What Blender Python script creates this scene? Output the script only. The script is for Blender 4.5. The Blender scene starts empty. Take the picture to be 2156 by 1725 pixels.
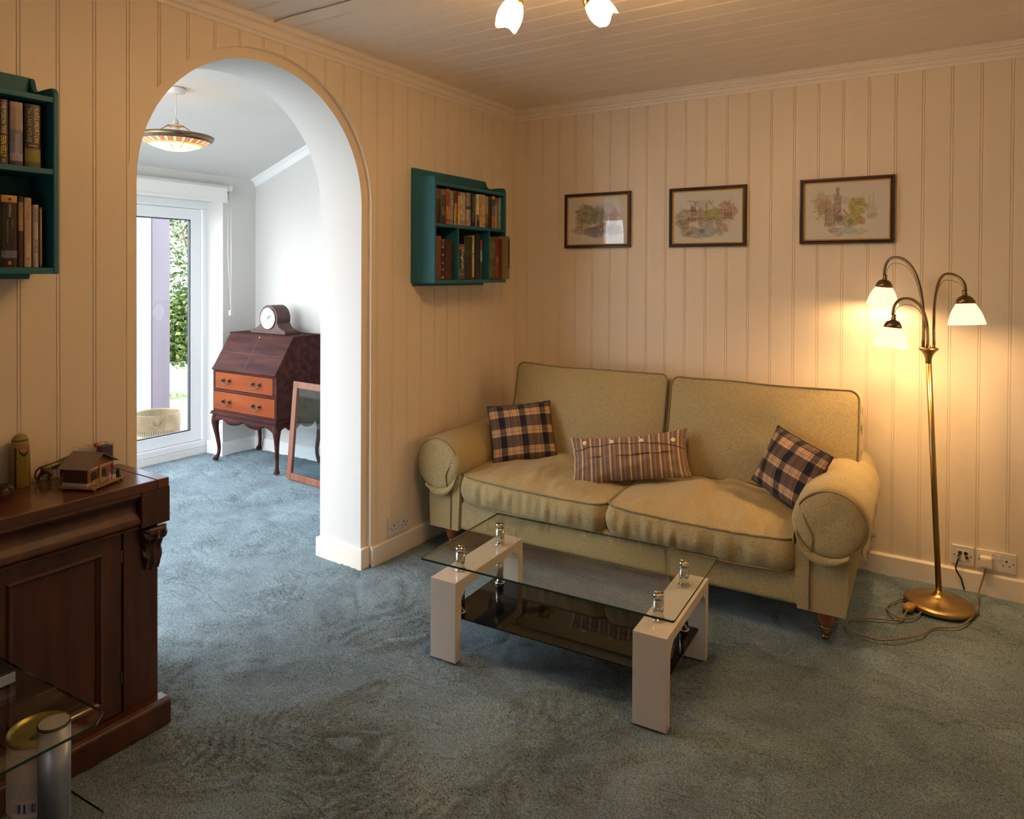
import bpy, bmesh, math, random
import numpy as np
from mathutils import Vector, Matrix, noise
R = math.radians
random.seed(7)
S = bpy.context.scene
COL = S.collection
# ------------------------------------------------------------------ camera, world, sun, exposure
cam_d = bpy.data.cameras.new('camera')
cam = bpy.data.objects.new('camera', cam_d); COL.objects.link(cam)
cam_d.sensor_width = 36; cam_d.lens = 1495.7 / 2156 * 36
cam_d.shift_y = -(862.5 - 590.8) / 2156
cam_d.clip_start = 0.02
Mc = Matrix(((0.84286, -0.010141, 0.538038, 2.38343), (0.538109, 0.006255, -0.842852, -3.75937),
             (0.005182, 0.999929, 0.010729, 1.4), (0, 0, 0, 1)))
cam.matrix_world = Mc
S.camera = cam
S.view_settings.view_transform = 'Standard'; S.view_settings.look = 'None'
S.view_settings.exposure = 0.16; S.view_settings.gamma = 1.0; S.view_settings.use_curve_mapping = False
cy = S.cycles
cy.use_denoising = True
cy.max_bounces = 10; cy.diffuse_bounces = 5; cy.glossy_bounces = 4; cy.transmission_bounces = 6; cy.transparent_max_bounces = 16
cy.caustics_reflective = False; cy.caustics_refractive = False
cy.sample_clamp_indirect = 6.0
W = bpy.data.worlds.new('sky'); S.world = W; W.use_nodes = True
bg = W.node_tree.nodes['Background']; bg.inputs['Color'].default_value = (0.96, 0.97, 1.0, 1); bg.inputs['Strength'].default_value = 8.8
sun_d = bpy.data.lights.new('sun', 'SUN'); sun_d.energy = 6; sun_d.angle = R(0.6); sun_d.color = (1, .95, .86)
sun = bpy.data.objects.new('sun', sun_d); COL.objects.link(sun)
sun.rotation_euler = Vector((-.7, -.25, -.65)).to_track_quat('-Z', 'Y').to_euler()
WARM = (1.0, 0.59, 0.25)
def portal(loc, direction, sx, sy):
    d = bpy.data.lights.new('window_portal', 'AREA'); d.shape = 'RECTANGLE'; d.size = sx; d.size_y = sy
    d.cycles.is_portal = True
    o = bpy.data.objects.new('window_portal', d); COL.objects.link(o); o.location = loc
    o.rotation_euler = Vector(direction).to_track_quat('-Z', 'Z').to_euler()
portal((-2.72, -2.15, 1.0), (1, 0, 0), 3.7, 1.95)
portal((-1.4, -4.30, 1.2), (0, 1, 0), 2.2, 1.9)
portal((-1.35, -3.25, 2.62), (0, 0, -1), 1.8, 1.5)  # portal over the added rooflight
portal((1.9, -5.28, 1.2), (0, 1, 0), .95, .75)
def lamp_light(loc, power, rad=.022):
    d = bpy.data.lights.new('bulb_light', 'POINT'); d.energy = power; d.color = WARM; d.shadow_soft_size = rad
    o = bpy.data.objects.new('bulb_light', d); COL.objects.link(o); o.location = loc
    return o

# ------------------------------------------------------------------ materials
MATS = {}
def mat(name, color, rough=.6, metal=0.0, spec=.5, bump=None, vary=None, emit=None, coat=0, sheen=0, attr=None):
    """bump=(scale, strength, distance)  vary=(scale, colour2, lo, hi, stretch)"""
    if name in MATS: return MATS[name]
    m = bpy.data.materials.new(name); m.use_nodes = True; nt = m.node_tree; N = nt.nodes; L = nt.links
    b = N['Principled BSDF']
    b.inputs['Base Color'].default_value = (*color, 1); b.inputs['Roughness'].default_value = rough
    b.inputs['Metallic'].default_value = metal; b.inputs['Specular IOR Level'].default_value = spec
    b.inputs['Coat Weight'].default_value = coat; b.inputs['Coat Roughness'].default_value = .12
    b.inputs['Sheen Weight'].default_value = sheen
    tc = N.new('ShaderNodeTexCoord')
    if vary:
        mp = N.new('ShaderNodeMapping'); L.new(tc.outputs['Object'], mp.inputs[0]); mp.inputs['Scale'].default_value = vary[4] if len(vary) > 4 else (1, 1, 1)
        nz = N.new('ShaderNodeTexNoise'); nz.inputs['Scale'].default_value = vary[0]; nz.inputs['Detail'].default_value = 5; L.new(mp.outputs[0], nz.inputs['Vector'])
        cr = N.new('ShaderNodeValToRGB'); cr.color_ramp.elements[0].position = vary[2]; cr.color_ramp.elements[1].position = vary[3]
        cr.color_ramp.elements[0].color = (*color, 1); cr.color_ramp.elements[1].color = (*vary[1], 1)
        L.new(nz.outputs['Fac'], cr.inputs[0]); L.new(cr.outputs[0], b.inputs['Base Color'])
    if attr:
        a = N.new('ShaderNodeAttribute'); a.attribute_name = attr; L.new(a.outputs['Color'], b.inputs['Base Color'])
    if bump:
        nz = N.new('ShaderNodeTexNoise'); nz.inputs['Scale'].default_value = bump[0]; nz.inputs['Detail'].default_value = 3
        L.new(tc.outputs['Object'], nz.inputs['Vector'])
        bp = N.new('ShaderNodeBump'); bp.inputs['Strength'].default_value = bump[1]; bp.inputs['Distance'].default_value = bump[2]
        L.new(nz.outputs['Fac'], bp.inputs['Height']); L.new(bp.outputs[0], b.inputs['Normal'])
    if emit:
        b.inputs['Emission Color'].default_value = (*emit[0], 1); b.inputs['Emission Strength'].default_value = emit[1]
    MATS[name] = m
    return m
def flat(c, rough=.55):
    return mat('paint_%02d_%02d_%02d_%02d' % tuple(int(v * 99) for v in (*c, rough)), c, rough)
def glassy(name, tint, ior=1.5, rough=0.0, refl=1.0, gcol=(1, 1, 1)):
    """thin clear pane: tinted transparency under a fresnel reflection"""
    m = bpy.data.materials.new(name); m.use_nodes = True; nt = m.node_tree; N = nt.nodes; L = nt.links
    N.remove(N['Principled BSDF']); out = N['Material Output']
    t = N.new('ShaderNodeBsdfTransparent'); t.inputs[0].default_value = (*tint, 1)
    g = N.new('ShaderNodeBsdfGlossy'); g.inputs['Roughness'].default_value = rough; g.inputs[0].default_value = (*gcol, 1)
    f0 = ((ior - 1) / (ior + 1)) ** 2
    ge = N.new('ShaderNodeNewGeometry'); dt = N.new('ShaderNodeVectorMath'); dt.operation = 'DOT_PRODUCT'
    L.new(ge.outputs['Incoming'], dt.inputs[0]); L.new(ge.outputs['Normal'], dt.inputs[1])
    def mth(op, a, b=None, clamp=False):
        n = N.new('ShaderNodeMath'); n.operation = op; n.use_clamp = clamp
        for i, q in enumerate((a, b)):
            if q is None: continue
            if isinstance(q, (int, float)): n.inputs[i].default_value = q
            else: L.new(q, n.inputs[i])
        return n.outputs[0]
    c = mth('SUBTRACT', 1.0, mth('ABSOLUTE', dt.outputs['Value']), True)
    fr = mth('MULTIPLY', mth('ADD', mth('MULTIPLY', mth('POWER', c, 5.0), 1 - f0), f0), refl, True)
    mx = N.new('ShaderNodeMixShader')
    L.new(fr, mx.inputs[0]); L.new(t.outputs[0], mx.inputs[1]); L.new(g.outputs[0], mx.inputs[2])
    L.new(mx.outputs[0], out.inputs[0])
    return m

cream = mat('cream_gloss_paint', (.80, .70, .56), .42, spec=.35, bump=(9, .25, .004))
ceil_m = mat('ceiling_board_paint', (.86, .77, .67), .45, spec=.35, bump=(7, .2, .004))
trim_m = mat('cream_trim_paint', (.84, .77, .68), .38, spec=.4, bump=(30, .12, .002))
white_wall = mat('white_emulsion', (.65, .635, .612), .8, spec=.2, bump=(140, .25, .0012))
white_gloss = mat('white_gloss_trim', (.86, .86, .85), .4)
upvc = mat('white_plastic_frame', (.84, .86, .88), .3, spec=.5)
rubber = mat('black_gasket', (.03, .035, .05), .5)

def carpet():
    m = bpy.data.materials.new('carpet_pile'); m.use_nodes = True; nt = m.node_tree; N = nt.nodes; L = nt.links
    b = N['Principled BSDF']; b.inputs['Roughness'].default_value = 1; b.inputs['Specular IOR Level'].default_value = .08
    b.inputs['Sheen Weight'].default_value = .12; b.inputs['Sheen Roughness'].default_value = .6
    tc = N.new('ShaderNodeTexCoord')
    fine = N.new('ShaderNodeTexNoise'); fine.inputs['Scale'].default_value = 205; fine.inputs['Detail'].default_value = 4; fine.inputs['Roughness'].default_value = .75
    L.new(tc.outputs['Object'], fine.inputs['Vector'])
    cr = N.new('ShaderNodeValToRGB'); e = cr.color_ramp.elements
    e[0].position = .30; e[0].color = (.014, .034, .042, 1); e[1].position = .68; e[1].color = (.42, .57, .66, 1)
    L.new(fine.outputs['Fac'], cr.inputs[0])
    big = N.new('ShaderNodeTexNoise'); big.inputs['Scale'].default_value = 3.2; big.inputs['Detail'].default_value = 4; big.inputs['Distortion'].default_value = .8
    L.new(tc.outputs['Object'], big.inputs['Vector'])
    c2 = N.new('ShaderNodeValToRGB'); c2.color_ramp.elements[0].position = .35; c2.color_ramp.elements[0].color = (.78, .78, .78, 1)
    c2.color_ramp.elements[1].position = .65; c2.color_ramp.elements[1].color = (1.12, 1.12, 1.12, 1)
    L.new(big.outputs['Fac'], c2.inputs[0])
    mx = N.new('ShaderNodeMixRGB'); mx.blend_type = 'MULTIPLY'; mx.inputs[0].default_value = 1
    L.new(cr.outputs[0], mx.inputs[1]); L.new(c2.outputs[0], mx.inputs[2]); L.new(mx.outputs[0], b.inputs['Base Color'])
    mid = N.new('ShaderNodeTexNoise'); mid.inputs['Scale'].default_value = 14; mid.inputs['Detail'].default_value = 8; mid.inputs['Roughness'].default_value = .62; mid.inputs['Distortion'].default_value = 1.3
    mp = N.new('ShaderNodeMapping'); mp.inputs['Scale'].default_value = (.55, 1, 1); mp.inputs['Rotation'].default_value = (0, 0, R(35))
    L.new(tc.outputs['Object'], mp.inputs[0]); L.new(mp.outputs[0], mid.inputs['Vector'])
    b1 = N.new('ShaderNodeBump'); b1.inputs['Strength'].default_value = 1; b1.inputs['Distance'].default_value = .018
    # trodden creases: thin folds where a stretched, distorted noise crosses its mean
    mp2 = N.new('ShaderNodeMapping'); mp2.inputs['Scale'].default_value = (.8, 1.5, 1); mp2.inputs['Rotation'].default_value = (0, 0, R(-20)); L.new(tc.outputs['Object'], mp2.inputs[0])
    cs = N.new('ShaderNodeTexNoise'); cs.inputs['Scale'].default_value = 7; cs.inputs['Detail'].default_value = 2.5; cs.inputs['Distortion'].default_value = 1.6; L.new(mp2.outputs[0], cs.inputs['Vector'])
    def mt(op, a, b_, cl=False):
        n = N.new('ShaderNodeMath'); n.operation = op; n.use_clamp = cl
        for i, q in enumerate((a, b_)):
            if isinstance(q, (int, float)): n.inputs[i].default_value = q
            else: L.new(q, n.inputs[i])
        return n.outputs[0]
    fold = mt('SUBTRACT', 1.0, mt('MULTIPLY', mt('ABSOLUTE', mt('SUBTRACT', cs.outputs['Fac'], .5), 0.0), 13.0), True)
    msk = N.new('ShaderNodeTexNoise'); msk.inputs['Scale'].default_value = 3.5; L.new(tc.outputs['Object'], msk.inputs['Vector'])
    mk = mt('MULTIPLY', mt('SUBTRACT', msk.outputs['Fac'], .45), 6.0, True)
    hh = mt('SUBTRACT', mid.outputs['Fac'], mt('MULTIPLY', mt('MULTIPLY', fold, mk), .42))
    L.new(hh, b1.inputs['Height'])
    b2 = N.new('ShaderNodeBump'); b2.inputs['Strength'].default_value = .9; b2.inputs['Distance'].default_value = .007
    L.new(fine.outputs['Fac'], b2.inputs['Height']); L.new(b1.outputs[0], b2.inputs['Normal']); L.new(b2.outputs[0], b.inputs['Normal'])
    return m
carpet_m = carpet()

def weave(name, c1, c2, scale=420, bumpd=.0016):
    m = bpy.data.materials.new(name); m.use_nodes = True; nt = m.node_tree; N = nt.nodes; L = nt.links
    b = N['Principled BSDF']; b.inputs['Roughness'].default_value = .95; b.inputs['Specular IOR Level'].default_value = .12; b.inputs['Sheen Weight'].default_value = .15
    tc = N.new('ShaderNodeTexCoord')
    def nz(s, sc=(1, 1, 1), d=3):
        mp = N.new('ShaderNodeMapping'); mp.inputs['Scale'].default_value = sc; L.new(tc.outputs['Object'], mp.inputs[0])
        n = N.new('ShaderNodeTexNoise'); n.inputs['Scale'].default_value = s; n.inputs['Detail'].default_value = d; L.new(mp.outputs[0], n.inputs['Vector']); return n
    a = nz(scale, (1, 1, .35)); c = nz(scale, (.3, 1, 1.2)); ad = N.new('ShaderNodeMath'); ad.operation = 'ADD'
    L.new(a.outputs['Fac'], ad.inputs[0]); L.new(c.outputs['Fac'], ad.inputs[1])
    hv = N.new('ShaderNodeMath'); hv.operation = 'MULTIPLY'; hv.inputs[1].default_value = .5; L.new(ad.outputs[0], hv.inputs[0])
    cr = N.new('ShaderNodeValToRGB'); cr.color_ramp.elements[0].position = .4; cr.color_ramp.elements[0].color = (*c1, 1)
    cr.color_ramp.elements[1].position = .6; cr.color_ramp.elements[1].color = (*c2, 1)
    L.new(hv.outputs[0], cr.inputs[0]); L.new(cr.outputs[0], b.inputs['Base Color'])
    bp = N.new('ShaderNodeBump'); bp.inputs['Strength'].default_value = .7; bp.inputs['Distance'].default_value = bumpd
    L.new(hv.outputs[0], bp.inputs['Height']); L.new(bp.outputs[0], b.inputs['Normal'])
    return m
sofa_m = weave('oatmeal_weave', (.305, .240, .115), (.50, .405, .215), 480, .0016)
pipe_m = weave('oatmeal_piping', (.20, .16, .085), (.29, .23, .13), 700)

def wood(name, c1, c2, rough=.35, coat=.3, stretch=(1, 1, .12), scale=22):
    return mat(name, c1, rough, coat=coat, vary=(scale, c2, .35, .68, stretch))
mahog = wood('dark_mahogany', (.042, .013, .007), (.085, .027, .013), .36, .2)
mahog_top = wood('mahogany_top', (.07, .022, .012), (.14, .05, .028), .28, .4, (1, .12, 1))
walnut = wood('dark_bureau_wood', (.035, .011, .010), (.075, .024, .019), .62, .0, (.15, 1, 1))
drawer_w = wood('orange_drawer_veneer', (.18, .036, .008), (.27, .062, .015), .55, .0, (.15, 1, 1), 9)
for m_ in (walnut, drawer_w): m_.node_tree.nodes['Principled BSDF'].inputs['Specular IOR Level'].default_value = .08
oak_door = wood('light_mahogany_frame', (.17, .052, .022), (.26, .09, .042), .5, .0)
leg_w = wood('sofa_leg_wood', (.20, .045, .015), (.28, .075, .025), .25, .5)
frame_w = wood('picture_frame_wood', (.028, .010, .008), (.05, .018, .013), .4, .2)
clock_w = wood('clock_case_wood', (.050, .017, .009), (.085, .030, .017), .5, .0, (.2, 1, 1))
gold = mat('gilt_edge', (.62, .38, .10), .45, metal=.35)
brass = mat('aged_brass', (.42, .29, .12), .30, metal=1)
brass_d = mat('dark_aged_brass', (.22, .155, .085), .32, metal=1)
brass_b = mat('bright_brass', (.60, .40, .12), .22, metal=1)
chrome = mat('chrome', (.72, .72, .72), .09, metal=1)
silver_t = mat('brushed_aluminium', (.40, .45, .58), .42, metal=.85)
dark_metal = mat('dark_bronze', (.07, .06, .05), .38, metal=.8)
teal = mat('teal_shelf_paint', (.016, .135, .185), .5, spec=.4, bump=(60, .1, .001))
cream_lac = mat('cream_high_gloss_lacquer', (.72, .64, .57), .10, spec=.5)
black_gl = mat('black_glass', (.006, .005, .005), .04, spec=.35)
plastic_w = mat('white_plastic', (.72, .69, .66), .35)
plastic_c = mat('cream_plastic', (.80, .70, .56), .35)
blackp = mat('black_plastic', (.012, .012, .013), .4)
cable_m = mat('tan_cable', (.22, .16, .08), .5)
col_attr = mat('printed_colour', (1, 1, 1), .6, spec=.3, attr='Col')
col_attr_g = mat('printed_gloss', (1, 1, 1), .35, spec=.4, attr='Col')
glass_top = glassy('clear_table_glass', (.93, .96, .94), 1.5)
glass_edge = mat('green_glass_edge', (.010, .045, .036), .12, spec=.6)
glass_pane = glassy('window_glass', (.95, .97, .98), 1.35)
pic_glass = glassy('picture_glass', (.97, .97, .97), 1.5, .0, .55)
mirror_gl = glassy('dusty_cabinet_glass', (.82, .87, .90), 1.5, .02, .45)

# ------------------------------------------------------------------ mesh helpers
class MB:
    def __init__(s): s.bm = bmesh.new(); s.mi = 0
    def _f(s, vs, smooth=False):
        try:
            f = s.bm.faces.new(vs); f.smooth = smooth; f.material_index = s.mi; return f
        except ValueError: return None
    def v(s, *p): return s.bm.verts.new(p if len(p) == 3 else p[0])
    def box(s, a, b, M=None):
        (x0, y0, z0), (x1, y1, z1) = a, b
        if x0 > x1: x0, x1 = x1, x0
        if y0 > y1: y0, y1 = y1, y0
        if z0 > z1: z0, z1 = z1, z0
        P = [Vector(p) for p in ((x0, y0, z0), (x1, y0, z0), (x1, y1, z0), (x0, y1, z0), (x0, y0, z1), (x1, y0, z1), (x1, y1, z1), (x0, y1, z1))]
        if M: P = [M @ p for p in P]
        V = [s.v(p) for p in P]
        for f in ((3, 2, 1, 0), (4, 5, 6, 7), (0, 1, 5, 4), (1, 2, 6, 5), (2, 3, 7, 6), (3, 0, 4, 7)): s._f([V[i] for i in f])
        return s
    def grid(s, rows, closed_u=False, smooth=True, flip=False):
        V = [[s.v(p) for p in r] for r in rows]; n = len(V[0])
        for i in range(len(V) - 1):
            for j in range(n if closed_u else n - 1):
                q = [V[i][j], V[i][(j + 1) % n], V[i + 1][(j + 1) % n], V[i + 1][j]]
                s._f(q[::-1] if flip else q, smooth)
        return V
    def cap(s, ring, flip=False, smooth=False): s._f(ring[::-1] if flip else ring, smooth)
    def lathe(s, prof, c=(0, 0, 0), n=32, axis='z', smooth=True, M=None, caps=True):
        rows = []
        for r, h in prof:
            row = []
            for k in range(n):
                a = 2 * math.pi * k / n; x, y = r * math.cos(a), r * math.sin(a)
                p = Vector((x, y, h)) if axis == 'z' else (Vector((h, x, y)) if axis == 'x' else Vector((y, h, x)))
                p = p + Vector(c)
                if M: p = M @ p
                row.append(p)
            rows.append(row)
        V = s.grid(rows, True, smooth)
        if caps:
            s.cap(V[0], True); s.cap(V[-1])
        return s
    def tube(s, path, r, n=10, closed=False, smooth=True):
        P = [Vector(p) for p in path]; m = len(P)
        rr = r if isinstance(r, (list, tuple)) else [r] * m
        T = []
        for i in range(m):
            if closed: t = P[(i + 1) % m] - P[i - 1]
            else: t = P[min(i + 1, m - 1)] - P[max(i - 1, 0)]
            T.append(t.normalized() if t.length > 1e-9 else Vector((0, 0, 1)))
        up = Vector((0, 0, 1)) if abs(T[0].z) < .9 else Vector((1, 0, 0))
        nrm = (up - T[0] * up.dot(T[0])).normalized(); rows = []
        for i in range(m):
            nrm = (nrm - T[i] * nrm.dot(T[i])).normalized(); bn = T[i].cross(nrm)
            rows.append([P[i] + (nrm * math.cos(2 * math.pi * k / n) + bn * math.sin(2 * math.pi * k / n)) * rr[i] for k in range(n)])
        if closed: rows.append(rows[0])
        V = s.grid(rows, True, smooth)
        if not closed:
            s.cap(V[0], True); s.cap(V[-1])
        return s
    def prism(s, poly, a0, a1, axis='y', smooth=False):
        """poly: 2D points. axis y: (x,z); axis x: (y,z); axis z: (x,y)"""
        def P(p, a):
            return (p[0], a, p[1]) if axis == 'y' else ((a, p[0], p[1]) if axis == 'x' else (p[0], p[1], a))
        A = [s.v(P(p, a0)) for p in poly]; B = [s.v(P(p, a1)) for p in poly]; n = len(poly)
        s._f(A); s._f(B[::-1])
        for i in range(n): s._f([A[i], B[i], B[(i + 1) % n], A[(i + 1) % n]], smooth)
        return s
    def build(s, name, m, parent=None, bevel=0, seg=2, M=None, sub=0, autosmooth=None, loc=None):
        bmesh.ops.recalc_face_normals(s.bm, faces=s.bm.faces)
        if M: s.bm.transform(M)
        me = bpy.data.meshes.new(name); s.bm.to_mesh(me); s.bm.free()
        for mm in (m if isinstance(m, (list, tuple)) else [m]): me.materials.append(mm)
        o = bpy.data.objects.new(name, me); COL.objects.link(o)
        if parent: o.parent = parent
        if loc: o.location = loc
        if bevel:
            b = o.modifiers.new('bevel', 'BEVEL'); b.width = bevel; b.segments = seg; b.limit_method = 'ANGLE'; b.angle_limit = R(40); b.harden_normals = False
        if sub:
            b = o.modifiers.new('sub', 'SUBSURF'); b.levels = b.render_levels = sub
        if autosmooth:
            for f in me.polygons: f.use_smooth = True
            me.set_sharp_from_angle(angle=R(autosmooth))
        return o
def thing(name, label, cat, loc=(0, 0, 0), rotz=0, group=None):
    o = bpy.data.objects.new(name, None); COL.objects.link(o); o.empty_display_size = .05
    o.location = loc; o.rotation_euler = (0, 0, rotz); o['label'] = label; o['category'] = cat
    if group: o['group'] = group
    return o
def tag(o, label, cat, group=None):
    o['label'] = label; o['category'] = cat
    if group: o['group'] = group
    return o
def struct(o): o['kind'] = 'structure'; return o
def lbl(o, l): o['label'] = l; return o
def smoothpath(pts, n=8, closed=False):
    P = [Vector(p) for p in pts]; out = []; m = len(P)
    for i in range(m if closed else m - 1):
        if closed: p0, p1, p2, p3 = P[i - 1], P[i], P[(i + 1) % m], P[(i + 2) % m]
        else: p0, p1, p2, p3 = P[max(i - 1, 0)], P[i], P[i + 1], P[min(i + 2, m - 1)]
        for k in range(n):
            t = k / n
            out.append(.5 * ((2 * p1) + (p2 - p0) * t + (2 * p0 - 5 * p1 + 4 * p2 - p3) * t * t + (3 * p1 - p0 - 3 * p2 + p3) * t ** 3))
    if not closed: out.append(P[-1])
    return out
FCUR = {}
def text(s, length, height, M, m, parent, name='lettering', bold=0.0, depth=.0003):
    """text as a mesh, fitted to length x height, placed by M (local x = reading direction, y = letter up, z = out)"""
    c = bpy.data.curves.new(name, 'FONT'); c.body = s; c.size = 1; c.offset = bold; c.extrude = .0; c.resolution_u = 3
    tmp = bpy.data.objects.new('tmp', c); COL.objects.link(tmp)
    dg = bpy.context.evaluated_depsgraph_get(); me = bpy.data.meshes.new_from_object(tmp.evaluated_get(dg))
    bpy.data.objects.remove(tmp); bpy.data.curves.remove(c)
    me.name = name
    xs = [v.co.x for v in me.vertices]; ys = [v.co.y for v in me.vertices]
    if not xs: return None
    x0, x1, y0, y1 = min(xs), max(xs), min(ys), max(ys)
    sx = length / max(x1 - x0, 1e-6); sy = height / max(y1 - y0, 1e-6)
    me.transform(Matrix.Diagonal((sx, sy, 1, 1)) @ Matrix.Translation((-(x0 + x1) / 2, -(y0 + y1) / 2, 0)))
    me.transform(M)
    me.materials.clear(); me.materials.append(m)
    o = bpy.data.objects.new(name, me); COL.objects.link(o)
    if parent: o.parent = parent
    return o
def painted(name, rows_pts, cols, m, parent=None):
    """grid mesh (rows x cols of points) with per-vertex colour"""
    nr, nc = len(rows_pts), len(rows_pts[0])
    verts = [tuple(p) for r in rows_pts for p in r]
    faces = [(i * nc + j, i * nc + j + 1, (i + 1) * nc + j + 1, (i + 1) * nc + j) for i in range(nr - 1) for j in range(nc - 1)]
    me = bpy.data.meshes.new(name); me.from_pydata(verts, [], faces)
    a = me.color_attributes.new('Col', 'FLOAT_COLOR', 'POINT')
    c = np.ones((nr * nc, 4), np.float32); c[:, :3] = np.asarray(cols, np.float32).reshape(-1, 3)
    a.data.foreach_set('color', c.ravel()); me.materials.append(m)
    for f in me.polygons: f.use_smooth = True
    o = bpy.data.objects.new(name, me); COL.objects.link(o)
    if parent: o.parent = parent
    return o

# ------------------------------------------------------------------ room shell
CZ = 2.41
AY, AR, AZ, AR2 = -1.852, .540, 1.712, .582      # arch centre y, opening radius, springing height, lining cut radius
AW = -.024                                        # face of the masonry behind the board lining
def groove_profile(c, w=.0045, g=.0016, d=.0032):
    return [(c - w - g, 0), (c - w, -d), (c - w + g, 0), (c + w - g, 0), (c + w, -d), (c + w + g, 0)]
def arch_bottom(y, r, yc=AY):
    d = abs(y - yc)
    if d >= r: return 0.0
    return AZ + math.sqrt(max(r * r - d * d, 0))
def col_samples(lo, hi, centres):
    pts = [(lo, 0), (hi, 0)]
    for c in centres:
        if lo + .01 < c < hi - .01: pts += groove_profile(c)
    return sorted(pts)
# left wall: tongue-and-groove lining with the arched cut-out
def arch_wall(mb, samples, xs, r, z1, extra=48):
    """vertical strips facing +x at x = xs + depth with arched hole of radius r"""
    ys = dict(samples); arr = sorted(ys.items())
    def depth(y):
        for (a, da), (b, db) in zip(arr, arr[1:]):
            if a <= y <= b: return da + (db - da) * (y - a) / (b - a) if b > a else da
        return 0
    allp = [p[0] for p in arr] + [AY - r, AY + r]
    allp += [AY + r * math.cos(math.pi * k / extra) for k in range(1, extra)]
    allp = sorted(set(round(p, 6) for p in allp)); lo, hi = arr[0][0], arr[-1][0]
    allp = [p for p in allp if lo <= p <= hi]
    for a, b in zip(allp, allp[1:]):
        mid = (a + b) / 2
        za, zb = (arch_bottom(a, r), arch_bottom(b, r)) if abs(mid - AY) < r else (0, 0)
        if abs(mid - AY) < r: za = max(za, AZ); zb = max(zb, AZ)
        da, db = xs + depth(a), xs + depth(b)
        mb._f([mb.v(da, a, za), mb.v(db, b, zb), mb.v(db, b, z1), mb.v(da, a, z1)])
def arch_path(r, n=48, z0=0.0):
    pts = [(AY - r, z0)] + [(AY - r * math.cos(math.pi * k / n), AZ + r * math.sin(math.pi * k / n)) for k in range(n + 1)] + [(AY + r, z0)]
    return pts
YB = -5.2
XR = 3.7
lg = [-.136 - .1095 * k for k in range(50)]
mb = MB()
arch_wall(mb, col_samples(YB, 0, lg), 0.0, AR2, CZ)
ap = arch_path(AR2)                                         # edge of the lining around the arch
for (y0, z0), (y1, z1) in zip(ap, ap[1:]): mb._f([mb.v(0, y0, z0), mb.v(0, y1, z1), mb.v(AW, y1, z1), mb.v(AW, y0, z0)])
wl = struct(mb.build('wall_left', cream))
mb = MB(); s_flat = [(YB, 0), (0, 0)]
arch_wall(mb, s_flat, AW, AR, CZ)
mb.build('arch_surround', cream, wl)
mb = MB(); ap = arch_path(AR)
for (y0, z0), (y1, z1) in zip(ap, ap[1:]):
    f = mb._f([mb.v(AW, y0, z0), mb.v(AW, y1, z1), mb.v(-.30, y1, z1), mb.v(-.30, y0, z0)], False)
mb.mi = 0
arch_wall(mb, [(-4.2, 0), (-.085, 0)], -.30, AR, 2.45)
mb.build('arch_reveal', white_wall, wl, autosmooth=30)
# back wall with the three pictures (named by its side of the room)
rg = [.093 + .11164 * k for k in range(33)]
mb = MB(); sm = col_samples(0, XR, rg)
for (a, da), (b, db) in zip(sm, sm[1:]):
    mb._f([mb.v(a, -da, 0), mb.v(b, -db, 0), mb.v(b, -db, CZ), mb.v(a, -da, CZ)])
struct(mb.build('wall_back', cream))
# ceiling boards run along x
cg = [-.873 + .111 * 7 - .111 * k for k in range(47)]
mb = MB(); sm = col_samples(YB, 0, cg)
for (a, da), (b, db) in zip(sm, sm[1:]):
    mb._f([mb.v(0, a, CZ - da), mb.v(0, b, CZ - db), mb.v(XR, b, CZ - db), mb.v(XR, a, CZ - da)])
mb.box((-.02, YB - .1, CZ + .02), (XR + .1, .1, CZ + .16))
struct(mb.build('ceiling', ceil_m))
# unseen walls of the room: right side and the one behind the camera, with its window
mb = MB(); mb.box((XR, YB, -.03), (XR + .12, .12, CZ + .1)); struct(mb.build('wall_right', cream))
def wall_with_hole(mb, y, th, x0, x1, z1, hx0, hx1, hz0, hz1):
    mb.box((x0, y - th, -.03), (hx0, y, z1)); mb.box((hx1, y - th, -.03), (x1, y, z1))
    mb.box((hx0, y - th, -.03), (hx1, y, hz0)); mb.box((hx0, y - th, hz1), (hx1, y, z1))
mb = MB(); wall_with_hole(mb, YB, .15, -.02, XR + .12, CZ + .1, 1.65, 2.15, .90, 1.30); struct(mb.build('wall_front', cream))
def simple_window(name, y, x0, x1, z0, z1):
    mb = MB(); t = .05
    mb.box((x0, y - .05, z0), (x1, y, z0 + t)); mb.box((x0, y - .05, z1 - t), (x1, y, z1)); mb.box((x0, y - .05, z0), (x0 + t, y, z1)); mb.box((x1 - t, y - .05, z0), (x1, y, z1))
    mb.box(((x0 + x1) / 2 - t / 2, y - .05, z0), ((x0 + x1) / 2 + t / 2, y, z1))
    o = struct(mb.build(name, upvc, bevel=.004))
    m2 = MB(); m2.box((x0 + t, y - .03, z0 + t), (x1 - t, y - .028, z1 - t)); m2.build('window_pane', glass_pane, o)
simple_window('window_1', YB - .06, 1.65, 2.15, .90, 1.30)
simple_window('window_2', -4.2 - .06, -2.45, -.35, .30, 2.10)
mb = MB(); mb.box((-2.25, -4.0, 2.56), (-.45, -2.5, 2.565)); sk_ = mb.build('added_rooflight', glass_pane); struct(sk_)  # unseen rooflight, added to bring more daylight into the sun room
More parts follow.
